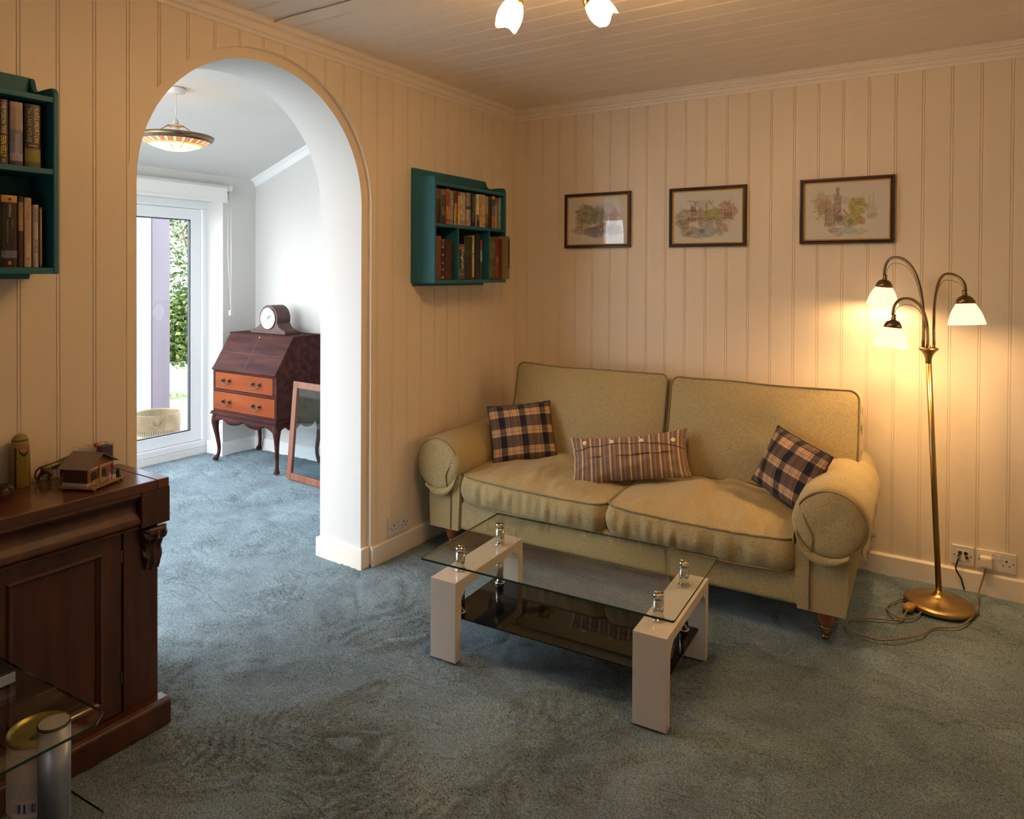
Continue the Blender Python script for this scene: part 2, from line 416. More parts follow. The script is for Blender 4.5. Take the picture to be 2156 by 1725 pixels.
# sun room beyond the arch
mb = MB(); mb.box((-2.45, -.085, -.02), (-.02, .08, 2.6)); mb.box((-.29, -.085, -.03), (-.03, 0, CZ)); struct(mb.build('wall_far', white_wall))
mb = MB(); wall_with_hole(mb, -4.2, .15, -2.75, -.02, 2.6, -2.45, -.35, .30, 2.10); struct(mb.build('wall_near', white_wall))
mb = MB()
mb.box((-2.72, -.38, -.03), (-2.39, .08, 2.3)); mb.box((-2.72, -4.3, 1.935), (-2.39, -.38, 2.3)); mb.box((-2.72, -4.3, -.03), (-2.39, -4.05, 1.935))
struct(mb.build('wall_outer', white_wall))
mb = MB()
sl = [(-2.8, 1.987), (-1.72, 2.352), (-1.62, 2.382), (-1.52, 2.395), (-1.40, 2.40), (-.1, 2.40)]
for (a, za), (b, zb) in zip(sl, sl[1:]):
    mb._f([mb.v(a, -2.5, za), mb.v(b, -2.5, zb), mb.v(b, .05, zb), mb.v(a, .05, za)], True)
for q in (((-2.8, -2.5, 2.45), (.0, .1, 2.6)), ((-2.8, -4.3, 2.40), (-2.25, -2.5, 2.6)), ((-.45, -4.3, 2.40), (0, -2.5, 2.6)), ((-2.25, -4.3, 2.40), (-.45, -4.0, 2.6)), ((-2.8, -2.52, 2.34), (-.30, -2.5, 2.45))): mb.box(*q)
mb.box((-2.85, -4.3, 2.2), (-2.7, .1, 2.6))
struct(mb.build('ceiling_sunroom', white_wall))
mb = MB()                                                    # cove along the far wall
for (a, za), (b, zb) in zip(sl, sl[1:]):
    if b <= -2.39: continue
    a2 = max(a, -2.39); z2 = za + (zb - za) * (a2 - a) / (b - a)
    rows = [[Vector((x, -.085, z - .055)), Vector((x, -.092, z - .05)), Vector((x, -.098, z - .03)), Vector((x, -.115, z - .010)), Vector((x, -.135, z - .006)), Vector((x, -.137, z + .01))] for x, z in ((a2, z2), (b, zb))]
    mb.grid(rows)
struct(mb.build('trim_1', white_gloss))
# floor: carpet with trodden folds and scuffs as real relief, its crests at z = 0
def vnoise(X, Y, sc, seed):
    G = np.random.RandomState(seed).rand(64, 64); x = (X * sc) % 63; y = (Y * sc) % 63
    xi = np.floor(x).astype(int); yi = np.floor(y).astype(int); fx = x - xi; fy = y - yi; fx = fx * fx * (3 - 2 * fx); fy = fy * fy * (3 - 2 * fy)
    a, b, c, d = G[xi, yi], G[(xi + 1) % 64, yi], G[xi, (yi + 1) % 64], G[(xi + 1) % 64, (yi + 1) % 64]
    return (a * (1 - fx) + b * fx) * (1 - fy) + (c * (1 - fx) + d * fx) * fy
def carpet_relief(X, Y):
    U = X + .10 * (vnoise(X + 9, Y + 9, 4, 1) - .5); V = Y + .10 * (vnoise(X + 9, Y + 9, 4, 2) - .5)
    A = .82 * U + .57 * V + 20; B = -.57 * U + .82 * V + 20
    h = .0035 * (vnoise(A, B, 5, 3) - .5) + .0045 * (vnoise(A * .6, B, 13, 4) - .5) + .0040 * (vnoise(A * .7, B, 30, 5) - .5) + .0022 * (vnoise(A, B, 62, 6) - .5)
    r1 = np.clip(1 - np.abs(vnoise(A * .5, B, 6, 7) - .5) * 16, 0, 1); r2 = np.clip(1 - np.abs(vnoise(B * .6, A, 9, 8) - .5) * 14, 0, 1)
    m1 = np.clip((vnoise(A, B, 2.6, 9) - .45) * 5, 0, 1); m2 = np.clip((vnoise(A, B, 3.1, 10) - .5) * 5, 0, 1)
    m3 = np.clip((vnoise(A, B, 3.7, 12) - .62) * 8, 0, 1)
    return h * 1.25 - .0090 * r1 * m1 - .0065 * r2 * m2 + .0034 * m3 * np.sin(B * 330 + 6 * vnoise(A, B, 5, 13))
gx = np.concatenate([np.arange(-2.62, 2.9, .0115), np.linspace(2.9, XR + .1, 20)]); gy = np.concatenate([np.linspace(YB - .1, -3.3, 40)[:-1], np.arange(-3.3, .1, .0115)])
GX, GY = np.meshgrid(gx, gy); GZ = carpet_relief(GX, GY); GZ = GZ - GZ.max() + .0030
nx_, ny_ = len(gx), len(gy); co = np.stack([GX, GY, GZ], -1).reshape(-1, 3).astype(np.float32)
ii = np.arange(nx_ * ny_).reshape(ny_, nx_); quads = np.stack([ii[:-1, :-1], ii[:-1, 1:], ii[1:, 1:], ii[1:, :-1]], -1).reshape(-1, 4)
me = bpy.data.meshes.new('floor'); me.vertices.add(len(co)); me.vertices.foreach_set('co', co.ravel()); me.loops.add(quads.size); me.loops.foreach_set('vertex_index', quads.ravel().astype(np.int32))
me.polygons.add(len(quads)); me.polygons.foreach_set('loop_start', np.arange(0, quads.size, 4, dtype=np.int32)); me.polygons.foreach_set('loop_total', np.full(len(quads), 4, dtype=np.int32))
me.update(calc_edges=True); me.validate(); me.polygons.foreach_set('use_smooth', np.ones(len(me.polygons), dtype=bool)); me.materials.append(carpet_m)
fl = bpy.data.objects.new('floor', me); COL.objects.link(fl); struct(fl)
mb = MB(); mb.box((-2.62, -4.3, -.07), (0.1, .1, -.032)); mb.box((0.1, YB - .1, -.07), (XR + .1, .1, -.032)); mb.build('underlay', carpet_m, fl)

# cornice of the panelled room
def cornice(p):     # profile: (distance from wall, height below ceiling)
    return [(0, -.072), (.004, -.072), (.006, -.066), (.008, -.058), (.016, -.054), (.018, -.048), (.018, -.038), (.012, -.033), (.016, -.026), (.026, -.022), (.030, -.016), (.030, -.006), (.034, -.004), (.034, .01)]
mb = MB(); pr = cornice(0)
mb.grid([[Vector((d, y, CZ + h + 0.03 * 0)) for d, h in pr] for y in (YB, -.0)], smooth=False)
struct(mb.build('trim_2', trim_m))
mb = MB(); mb.grid([[Vector((x, -d, CZ + h)) for d, h in pr] for x in (0, XR)], smooth=False)
struct(mb.build('trim_3', trim_m))
# baseboards
def base_prof(h, t): return [(0, h), (t * .55, h), (t, h - .008), (t, -.024), (0, -.024)]
def baseboard(name, axis, at, a0, a1, sgn, h=.088, t=.016, m=trim_m):
    mb = MB(); poly = [(at + sgn * d, z) for d, z in base_prof(h, t)]
    mb.prism(poly, a0, a1, 'x' if axis == 'x' else 'y')
    return struct(mb.build(name, m))
baseboard('baseboard_left', 'y', 0, AY + AR2, 0, 1)
baseboard('baseboard_left_near', 'y', 0, YB, AY - AR2, 1)
baseboard('baseboard_back', 'x', 0, 0, XR, -1)
mb = MB(); mb.box((-.3, .0, -.03), (XR, .06, 0)); struct(mb.build('leak_stop', trim_m))  # unseen strip added behind the wall foot to block a light leak
mb = MB()                                                   # boards wrapping the jamb of the arch
a_ = AY + AR
for P_ in ([(-.316, -.3), (-.316, a_ - .014), (-.006, a_ - .014), (-.006, AY + AR2 - .002), (-.026, AY + AR2 - .002), (-.026, a_ + .002), (-.299, a_ + .002), (-.299, -.3)],): mb.prism(P_, -.024, .088, 'z')
struct(mb.build('baseboard_arch', trim_m, bevel=.003))
baseboard('baseboard_far', 'x', -.085, -2.39, -.30, -1, m=white_gloss)
mb = MB(); mb.prism([(-2.57, -.395), (-2.376, -.395), (-2.376, -.085), (-2.392, -.085), (-2.392, -.378), (-2.57, -.378)], -.024, .09, 'z'); struct(mb.build('baseboard_outer', white_gloss, bevel=.003))

# sliding door
door = struct(thing('door_1', 'white framed sliding glass door', 'door')); del door['category']; 
mb = MB(); X0, X1 = -2.66, -2.585; YE = -4.05
mb.box((X0, YE, 1.88), (X1, -.36, 1.94)); mb.box((X0, -.42, .092), (X1, -.36, 1.88)); mb.box((X0, YE, .092), (X1, YE + .06, 1.88)); mb.box((X0, YE, .045), (X1 + .005, -.36, .092))
mb.build('door_frame', upvc, door, bevel=.005)
def ring_frame(mb, x0, x1, a, b, z0, z1, w_):
    """rectangular frame with mitred corners, front and back faces on x1 and x0"""
    O = [(a, z0), (b, z0), (b, z1), (a, z1)]; I = [(a + w_, z0 + w_), (b - w_, z0 + w_), (b - w_, z1 - w_), (a + w_, z1 - w_)]
    V = {k: [mb.v(x, y, z) for y, z in P] for k, (x, P) in enumerate(((x0, O), (x1, O), (x1, I), (x0, I)))}
    for p, q in ((0, 1), (1, 2), (2, 3), (3, 0)):
        for t in range(4): mb._f([V[p][t], V[p][(t + 1) % 4], V[q][(t + 1) % 4], V[q][t]])
for i, (a, b, xo) in enumerate(((-1.72, -.42, 0), (-2.96, -1.64, -.03), (YE + .06, -2.90, 0))):
    mb = MB(); x0, x1 = X0 + .01 + xo, X1 - .022 + xo; zt, zb = 1.878, .094; g = .085
    ring_frame(mb, x0, x1, a, b, zb, zt, g)
    s_ = mb.build('door_sash', upvc, door, bevel=.006, seg=3)
    m2 = MB(); ring_frame(m2, x0 + .012, x1 - .003, a + g, b - g, zb + g, zt - g, .007); m2.build('gasket', rubber, s_)
    m3 = MB(); m3.box((x0 + .02, a + g + .006, zb + g + .006), (x0 + .024, b - g - .006, zt - g - .006)); m3.build('glass_pane', glass_pane, s_)
mb = MB(); mb.box((-2.70, YE, -.02), (-2.575, -.36, .044))
mb.build('door_sill', mat('stained_white_sill', (.80, .79, .76), .5, vary=(14, (.50, .38, .26), .62, .76, (1, .4, 4))), door)
# roller blind
bl = thing('roller_blind', 'white roller blind rolled up above the sliding glass door', 'blind', (-2.352, -.35, 2.03))
mb = MB(); mb.lathe([(.024, -2.6), (.024, 0)], axis='y', n=20); mb.build('roller_tube', mat('blind_cloth', (.84, .83, .79), .75), bl)
mb = MB(); mb.box((.022, -2.6, -.095), (.0235, -.035, 0)); mb.box((.017, -2.6, -.112), (.029, -.035, -.093)); mb.build('blind_cloth', mat('blind_cloth', (0, 0, 0)), bl)
mb = MB(); mb.lathe([(.030, -.004), (.030, .010)], axis='y', n=20); mb.box((-.036, .002, -.03), (.01, .010, .03)); mb.build('bracket', plastic_w, bl)
mb = MB(); mb.tube([(.02, -.002, -.02), (.021, .002, -.5), (.02, 0, -.92)], .0028, 6); mb.tube([(-.012, -.002, -.02), (-.012, -.004, -.5), (.02, 0, -.93)], .0028, 6); mb.box((.010, -.012, -.965), (.03, .012, -.925)); mb.build('pull_chain', plastic_w, bl)
# board seam at the ceiling edge, built further down

# ------------------------------------------------------------------ soft goods
def rr_outline(hx, hy, rad, n=40):
    """rounded rectangle, ccw, dense on the straight sides too"""
    pts = []
    for cx, cy, a0 in ((hx - rad, -(hy - rad), -90), (hx - rad, hy - rad, 0), (-(hx - rad), hy - rad, 90), (-(hx - rad), -(hy - rad), 180)):
        for k in range(9): a = R(a0 + 90 * k / 8); pts.append(Vector((cx + rad * math.cos(a), cy + rad * math.sin(a), 0)))
    out = []
    for i in range(len(pts)):
        a, b = pts[i], pts[(i + 1) % len(pts)]; m = max(1, int((b - a).length / (2 * (hx + hy) / n)))
        for k in range(m): out.append(a.lerp(b, k / m))
    return out
def nz3(p, s, o=0): return noise.noise(Vector((p.x * s + o, p.y * s - o, p.z * s + 3 * o)))
def pad(name, mt, parent, hx, hy, hz, rad, pt, pb, M, deform=None, wr=.006, seed=0, piping=True, a=3.0, pm=None, er=.012, sidewr=0, n=230, pr_=.0042):
    """box cushion: body mesh plus piping along both seams. deform(local point)->point"""
    ol = rr_outline(hx, hy, rad, n)
    rows = []; ins = [1 - 2.2 * k / 30 if 0 else 1 - (k / 22) ** 1.0 for k in range(22)]
    def T(p, side):
        q = p.copy()
        f = max(0, 1 - abs(q.x / hx) ** a) * max(0, 1 - abs(q.y / hy) ** a)
        if side > 0: q.z += pt * f
        if side < 0: q.z -= pb * f
        w = nz3(q, 5, seed) * .6 + nz3(q, 13, seed + 5) * .3
        if side: q.z += wr * w * (.25 + f) * side
        return q
    def D(q): return M @ (deform(q) if deform else q)
    def inset(p, k): # inset from the edge, keeps rows near the edge tight
        s_ = k; return Vector((p.x * s_, p.y * s_, p.z))
    edge = [(-1, 1 - e) for e in ()]
    sc = [.02, .08, .15, .22, .29, .36, .43, .5, .56, .62, .68, .735, .785, .83, .87, .905, .935, .96, .98, .99]
    for k in sc: rows.append([D(T(Vector((p.x * k, p.y * k, -hz)), -1)) for p in ol])
    L = len(ol)
    def sidep(p, z, i, bul):
        nrm = Vector((p.x / hx ** 1, p.y / hy, 0)); nrm = Vector((math.copysign(abs(p.x / hx) ** 6, p.x), math.copysign(abs(p.y / hy) ** 6, p.y), 0)); nrm.normalize()
        t = z / hz; b = bul * (1 - t * t)
        w = 0
        if sidewr: w = sidewr * (1 - abs(t) ** 2) * (noise.noise(Vector((p.x * 26 + seed, p.y * 26, z * 5))) + .6 * noise.noise(Vector((p.x * 11 - seed + z * 6, p.y * 11, z * 7))))
        return Vector((p.x, p.y, z)) + nrm * (b + w)
    for z in [-hz + er * .15, -hz * .8, -hz * .55, -hz * .3, 0, hz * .3, hz * .55, hz * .8, hz - er * .15]:
        rows.append([D(sidep(p, z, i, er * .9)) for i, p in enumerate(ol)])
    for k in sc[::-1]: rows.append([D(T(Vector((p.x * k, p.y * k, hz)), 1)) for p in ol])
    mb = MB(); V = mb.grid(rows, True); mb.cap(V[0], True, True); mb.cap(V[-1], False, True)
    o = mb.build(name, mt, parent)
    if piping:
        for s_ in (-1, 1):
            m2 = MB(); m2.tube([D(Vector((p.x * 1.004, p.y * 1.004, s_ * (hz + .001) + .0015 * nz3(p, 9, seed + s_)))) for p in ol], pr_, 8, closed=True)
            m2.build('piping', pm or pipe_m, o)
    return o
def pillow(name, mt, parent, hx, hy, th, M, pinch=.10, seed=0, wr=.006, deform=None, n=44, uv=True, piping=None, power=.62):
    """knife-edge scatter cushion with UVs on front and back; local xy = face, z = thickness"""
    def P(u, v, s_):
        x = hx * u * (1 - pinch * (1 - v * v) * abs(u) ** 2 * .6); y = hy * v * (1 - pinch * (1 - u * u) * abs(v) ** 2 * .6)
        f = (max(0, 1 - u ** 2) * max(0, 1 - v ** 2)) ** power
        q = Vector((x, y, s_ * th * f))
        e = max(abs(u), abs(v))
        q.z += s_ * wr * (noise.noise(Vector((u * 3 + seed, v * 3, seed))) * (1 - e ** 6) * 1.3) + wr * 1.2 * e ** 3 * noise.noise(Vector((u * 5, v * 5, seed + 9)))
        q.x += .4 * wr * noise.noise(Vector((v * 9, seed, 1))) * abs(u) ** 4; q.y += .4 * wr * noise.noise(Vector((u * 9, seed, 5))) * abs(v) ** 4
        return M @ (deform(q, u, v) if deform else q)
    bm = bmesh.new(); ul = bm.loops.layers.uv.new('UVMap')
    t = [math.sin((k / n - .5) * math.pi) for k in range(n + 1)]
    for s_ in (1, -1):
        V = [[bm.verts.new(P(u, v, s_)) for u in t] for v in t]
        for i in range(n):
            for j in range(n):
                idx = ((i, j), (i, j + 1), (i + 1, j + 1), (i + 1, j))
                if s_ < 0: idx = idx[::-1]
                f = bm.faces.new([V[a][b] for a, b in idx]); f.smooth = True
                for lp, (a, b) in zip(f.loops, idx): lp[ul].uv = ((t[b] + 1) / 2, (t[a] + 1) / 2)
    bmesh.ops.remove_doubles(bm, verts=bm.verts, dist=.0002)
    me = bpy.data.meshes.new(name); bm.to_mesh(me); bm.free(); me.materials.append(mt)
    o = bpy.data.objects.new(name, me); COL.objects.link(o)
    if parent: o.parent = parent
    if piping:
        pts = [P(u, -1, 1) for u in t] + [P(1, v, 1) for v in t[1:]] + [P(u, 1, 1) for u in t[::-1][1:]] + [P(-1, v, 1) for v in t[::-1][1:-1]]
        m2 = MB(); m2.tube(pts, .0035, 6, closed=True); m2.build('piping', piping, o)
    return o
def ramp_const(N, stops):
    cr = N.new('ShaderNodeValToRGB'); cr.color_ramp.interpolation = 'CONSTANT'; el = cr.color_ramp.elements
    while len(el) < len(stops): el.new(.5)
    for e, (p, c) in zip(el, stops): e.position = p; e.color = (*c, 1)
    return cr
def stripes_mat(name, ustops, vstops=None, rep=1.0, bump=.001):
    m = bpy.data.materials.new(name); m.use_nodes = True; nt = m.node_tree; N = nt.nodes; L = nt.links
    b = N['Principled BSDF']; b.inputs['Roughness'].default_value = .95; b.inputs['Specular IOR Level'].default_value = .1; b.inputs['Sheen Weight'].default_value = .1
    uv = N.new('ShaderNodeUVMap'); uv.uv_map = 'UVMap'; sp = N.new('ShaderNodeSeparateXYZ'); L.new(uv.outputs[0], sp.inputs[0])
    def chan(i, stops):
        k = N.new('ShaderNodeMath'); k.operation = 'MULTIPLY'; k.inputs[1].default_value = rep; L.new(sp.outputs[i], k.inputs[0])
        f = N.new('ShaderNodeMath'); f.operation = 'FRACT'; L.new(k.outputs[0], f.inputs[0])
        cr = ramp_const(N, stops); L.new(f.outputs[0], cr.inputs[0]); return cr
    c = chan(0, ustops)
    if vstops:
        d = chan(1, vstops); mx = N.new('ShaderNodeMixRGB'); mx.inputs[0].default_value = .5
        dk = N.new('ShaderNodeMixRGB'); dk.blend_type = 'DARKEN'; dk.inputs[0].default_value = 1; f2 = N.new('ShaderNodeMixRGB'); f2.inputs[0].default_value = .55
        for n_ in (mx, dk): L.new(c.outputs[0], n_.inputs[1]); L.new(d.outputs[0], n_.inputs[2])
        L.new(mx.outputs[0], f2.inputs[1]); L.new(dk.outputs[0], f2.inputs[2]); src = f2
    else: src = c
    L.new(src.outputs[0], b.inputs['Base Color'])
    nz = N.new('ShaderNodeTexNoise'); nz.inputs['Scale'].default_value = 500; tc = N.new('ShaderNodeTexCoord'); L.new(tc.outputs['Object'], nz.inputs['Vector'])
    bp = N.new('ShaderNodeBump'); bp.inputs['Strength'].default_value = .5; bp.inputs['Distance'].default_value = bump
    L.new(nz.outputs['Fac'], bp.inputs['Height']); L.new(bp.outputs[0], b.inputs['Normal'])
    return m

# ------------------------------------------------------------------ sofa
SA = R(2.37)
sofa = thing('sofa', 'two-seat oatmeal fabric sofa with rolled arms against the back wall', 'sofa', (.165, -.96, 0), SA)
SM = Matrix.Translation((.165, -.96, 0)) @ Matrix.Rotation(SA, 4, 'Z')
ZB = .125
mb = MB(); mb.box((.10, .012, ZB), (1.71, .80, .275)); mb.build('base_frame', sofa_m, sofa, bevel=.022, seg=4)
mb = MB(); mb.prism([(.66, .16), (.84, .16), (.87, .74), (.84, .765), (.75, .765), (.72, .73)], .02, 1.80, 'x'); mb.build('back_frame', sofa_m, sofa, bevel=.03, seg=4)
def arm_outline(c, r, n=26):
    """inner bottom -> over the scroll -> outer bottom, as (x,z)"""
    cx, cz = c
    pts = [(1.690, ZB), (1.684, .25), (1.680, .36)]
    for k in range(n + 1):
        a = R(200 - 262 * k / n); pts.append((cx + r * 1.0 * math.cos(a), cz + r * math.sin(a) * 1.0))
    pts += [(1.862, .34), (1.866, .25), (1.858, ZB)]
    return pts
def make_arm(side):
    F = (lambda p: p) if side > 0 else (lambda p: Vector((1.81 - p.x, p.y, p.z)))
    seed = 3 if side > 0 else 11; zc = .467 if side > 0 else .447
    def ring(d, r, out=0, off=0):
        po = arm_outline((1.803 + off, zc), r); res = []
        for x, z in po:
            q = Vector((x, d, z)); w = .004 * nz3(q, 9, seed); res.append(F(Vector((x + w, d, z + w))))
        return res
    def rings(ds, r): return [ring(d, r(d)) for d in ds]
    ds = [.0] + [.02 + .1 * k for k in range(9)]
    mb = MB(); rows = [ring(-.002, .108)] + [ring(d, .118) for d in (.004, .02, .2, .4, .6, .8, .84)]
    V = mb.grid(rows, False); mb._f(V[0]); mb._f(V[-1][::-1])
    mb._f([V[0][0], V[-1][0], V[-1][-1], V[0][-1]]) if 0 else None
    o = mb.build('arm', sofa_m, sofa, autosmooth=50)
    # front facing seams
    m2 = MB()
    m2.tube([F(Vector((1.733, -.004, ZB + .005))), F(Vector((1.731, -.006, .25))), F(Vector((1.735, -.006, .385)))], .0035, 6)
    m2.build('piping', pipe_m, o)
    # loose cap draped over the scroll
    n = 40
    def cap_ring(d, r):
        res = []
        for k in range(n):
            a = R(250 - 360 * k / n); x, z = 1.803 + r * math.cos(a), zc + r * math.sin(a)
            q = Vector((x, d, z)); k_ = min(1, r / .12)
            w = (.007 * nz3(q, 8, seed) + .005 * abs(nz3(q, 19, seed))) * k_; nr = Vector((math.cos(a), 0, math.sin(a)))
            q += nr * w
            if d < 0: q.y += .006 * nz3(q, 14, seed + 2) - .005 * abs(nz3(q, 26, seed)) * (r / .12)
            res.append(F(q))
        return res
    prof = [(-.026, .004), (-.026, .03), (-.026, .06), (-.025, .085), (-.023, .106), (-.017, .119), (-.006, .128), (.008, .132), (.03, .134), (.06, .134)] + [(.1 + .06 * k, .133 + .002 * math.sin(k * 1.9)) for k in range(10)]
    mb = MB(); V = mb.grid([cap_ring(d, r) for d, r in prof], True); mb.cap(V[0], True, True)
    # hems: a short hem inside, a longer loose flap outside that lengthens towards the back
    for ang0, sx_, ln0, ln1, out in ((200, -1, .050, .060, .0), (-38, 1, .040, .110, .010)):
        rows_ = []
        for i in range(16):
            d = -.012 + .64 * i / 15; t = i / 15; a = R(ang0); x, z = 1.803 + .134 * math.cos(a), zc + .134 * math.sin(a)
            L0 = ln0 + (ln1 - ln0) * t + .008 * math.sin(i * 1.7)
            rows_.append([F(Vector((x + sx_ * (out * u ** 1.5 * (1 + .5 * math.sin(i * 1.2)) + .003 * math.sin(u * 3 + i)), d, z - L0 * u))) for u in (0, .25, .5, .75, 1)])
        mb.grid(rows_)
    rowA = [F(Vector((1.803 + .122 * math.cos(R(a)), -.022, zc + .122 * math.sin(R(a))))) for a in range(196, 310, 6)]
    m_ = len(rowA) - 1
    rowB = [Vector((p.x, -.022 - .006, p.z - .016 - .030 * math.sin(math.pi * min(1, (i + 2) / m_)) ** .7 * (.5 + .5 * i / m_))) for i, p in enumerate(rowA)]
    mb.grid([rowA, [(a_ + b_) / 2 + Vector((0, -.003, 0)) for a_, b_ in zip(rowA, rowB)], rowB])
    c = mb.build('arm_cap', sofa_m, sofa)
    sd = c.modifiers.new('solid', 'SOLIDIFY'); sd.thickness = .004; sd.offset = 0
    m3 = MB()
    ringp = [F(Vector((1.803 + .124 * math.cos(R(a)), -.0175, zc + .124 * math.sin(R(a))))) for a in range(-85, 150, 6)]
    m3.tube(ringp, .003, 6)
    kp = [F(Vector((1.803 + .124 * math.cos(R(150)), -.0175, zc + .124 * math.sin(R(150))))), F(Vector((1.722, -.029, zc - .0))), F(Vector((1.745, -.030, zc - .05))), F(Vector((1.738, -.029, zc - .105)))]
    m3.tube(smoothpath(kp, 6), .003, 6)
    m3.build('seam', pipe_m, c)
make_arm(1); make_arm(-1)
def seat_def(sgn):
    def f(q):
        q = q.copy()
        fr = max(0, (-q.y) / .36)                    # toward the front the pad slumps and bulges
        q.z -= .012 * fr ** 2 * (1 - (q.x / .39) ** 2)
        q.y -= .012 * fr ** 3 * (1 - (q.x / .40) ** 4)
        w = noise.noise(Vector((q.x * 7 + sgn * 4, q.y * 4, 2))) * .014 + abs(noise.noise(Vector((q.x * 15 + sgn, q.y * 5 + q.x * 4, 7)))) * .017 * min(1, fr + .3)
        rd = abs(noise.noise(Vector((q.x * 24 + q.y * 10 * sgn, q.y * 5 - q.x * 3, 4 + sgn)))) * .011 * min(1, max(0, fr + .15)) + .010 * noise.noise(Vector((q.x * 10, q.y * 11, 9 + sgn)))
        if q.z > 0: q.z += (w + rd) * (1 - abs(q.x / .39) ** 6) * (1 - max(0, -q.y / .322) ** 8)
        q.z += .020 * (-sgn) * (q.x / .39) * (1 if sgn > 0 and False else 0)
        return q
    return f
def seatM(xc, zc, roll): return Matrix.Translation((xc, .315, zc)) @ Matrix.Rotation(roll, 4, 'Y') @ Matrix.Rotation(R(2.0), 4, 'X')
pad('seat_cushion', sofa_m, sofa, .384, .318, .062, .06, .030, .006, seatM(.516, .343, R(1.6)), seat_def(-1), .012, 1, sidewr=.017, er=.018)
pad('seat_cushion', sofa_m, sofa, .388, .322, .062, .055, .034, .006, seatM(1.292, .336, R(.6)), seat_def(1), .012, 6, sidewr=.019, er=.018)
def backM(xc, zc, tilt, yc=.60, rz=0): return Matrix.Translation((xc, yc, zc)) @ Matrix.Rotation(rz, 4, 'Z') @ Matrix.Rotation(R(90) - tilt, 4, 'X')
def back_def(seed, sag=.012):
    def f(q):
        q = q.copy(); t = q.y / .24
        q.y -= sag * max(0, t) ** 2 * math.cos(q.x * 3.2) * -1 * 0 + .0
        if t > .3: q.y += .010 * noise.noise(Vector((q.x * 3.5, seed, 0))) * (t - .3) - .010 * (1 - (abs(q.x) / .42) ** 3) * (t - .3)
        q.z += .012 * noise.noise(Vector((q.x * 3, q.y * 5, seed)))
        return q
    return f
pad('back_cushion', sofa_m, sofa, .432, .235, .062, .035, .045, .02, backM(.545, .648, R(16), .615), back_def(3), .008, 21, sidewr=.007, er=.012, a=2.4)
pad('back_cushion', sofa_m, sofa, .424, .232, .068, .045, .05, .02, backM(1.432, .645, R(15), .60), back_def(8), .009, 27, sidewr=.008, er=.012, a=2.4)
def sofa_leg(x, y):
    mb = MB(); mb.lathe([(.0, .0), (.013, .050), (.015, .056), (.026, .058), (.036, .118), (.038, .126)], (x, y, 0), 24); 
    mb = MB(); mb.lathe([(.026, .060), (.030, .075), (.037, .12), (.038, .128)], (x, y, 0), 24); l = mb.build('leg', leg_w, sofa)
    m2 = MB(); m2.lathe([(.024, .060), (.021, .052), (.015, .034), (.013, .026)], (x, y, 0), 20); m2.box((x - .017, y - .004, .010), (x - .014, y + .012, .030)); m2.box((x + .014, y - .004, .010), (x + .017, y + .012, .030)); m2.box((x - .017, y - .004, .026), (x + .017, y + .012, .031))
    m2.lathe([(.004, -.019), (.004, .019)], (x, y + .003, .0135), 10, axis='x'); c = m2.build('castor', brass, l)
    m3 = MB(); m3.lathe([(.010, -.011), (.0135, -.008), (.0135, .008), (.010, .011)], (x, y + .003, .0135), 20, axis='x'); m3.build('wheel', brass_d, l)
for x, y in ((1.785, .055), (.045, .06), (1.785, .78), (.045, .78)): sofa_leg(x, y)

# scatter cushions
NV, TN, RD, DK = (.022, .020, .030), (.56, .38, .22), (.36, .08, .045), (.055, .04, .04)
def plaid_stops():
    s_ = [(0, NV), (.16, TN), (.22, NV), (.235, TN), (.42, RD), (.445, TN), (.47, DK), (.485, TN), (.52, DK), (.535, TN), (.60, NV), (.615, TN), (.72, NV), (.92, RD), (.945, NV), (.96, DK)]
    return s_
plaid = stripes_mat('navy_tan_plaid', [(0, TN), (.07, NV), (.085, TN), (.27, RD), (.29, TN), (.32, DK), (.335, TN), (.40, NV), (.62, DK), (.66, NV), (.70, TN), (.76, DK), (.775, TN), (.90, DK), (.915, TN), (.96, RD)],
                    [(0, NV), (.30, RD), (.32, TN), (.44, DK), (.455, TN), (.50, DK), (.515, TN), (.62, RD), (.64, TN), (.70, NV), (.80, DK), (.84, NV)], rep=3.0)
ST1, ST2, ST3, ST4 = (.24, .15, .095), (.74, .56, .38), (.30, .25, .24), (.17, .11, .075)
ticking = stripes_mat('brown_ticking', [(0, ST2), (.055, ST4), (.085, ST2), (.14, ST1), (.24, ST4), (.33, ST1), (.42, ST3), (.47, ST1), (.53, ST3), (.59, ST1), (.68, ST4), (.76, ST1), (.9, ST1)], rep=12.0)
navy_pipe = mat('navy_cord', (.03, .025, .03), .8)
def frameM(o, ex, ey):
    ex = Vector(ex).normalized(); ey = Vector(ey); ey = (ey - ex * ex.dot(ey)).normalized(); ez = ex.cross(ey)
    return Matrix((( ex.x, ey.x, ez.x, o[0]), (ex.y, ey.y, ez.y, o[1]), (ex.z, ey.z, ez.z, o[2]), (0, 0, 0, 1)))
# sofa-local corner estimates turned into world frames
def cush(name, label, mt, corners, th, pinch, seed, group=None, **kw):
    tl, tr, br, bl_ = [SM @ Vector(c) for c in corners]
    o = (tl + tr + br + bl_) / 4; ex = ((tr - tl) + (br - bl_)) / 4; ey = ((tl - bl_) + (tr - br)) / 4
    M = frameM(o, ex, ey); p = pillow(name, mt, None, ex.length, ey.length, th, Matrix.Identity(4), pinch, seed, **kw)
    p.matrix_world = M; tag(p, label, 'cushion', group); return p
cush('plaid_cushion', 'navy and tan plaid cushion leaning in the left corner of the sofa', plaid,
     [(.092, .300, .675), (.372, .485, .727), (.449, .440, .428), (.200, .215, .425)], .062, .07, 3, piping=navy_pipe)
cush('plaid_cushion', 'navy and tan plaid cushion tipped on its corner against the right sofa arm', plaid,
     [(1.532, .440, .722), (1.796, .300, .646), (1.668, .205, .415), (1.438, .450, .470)], .062, .05, 9, piping=navy_pipe)
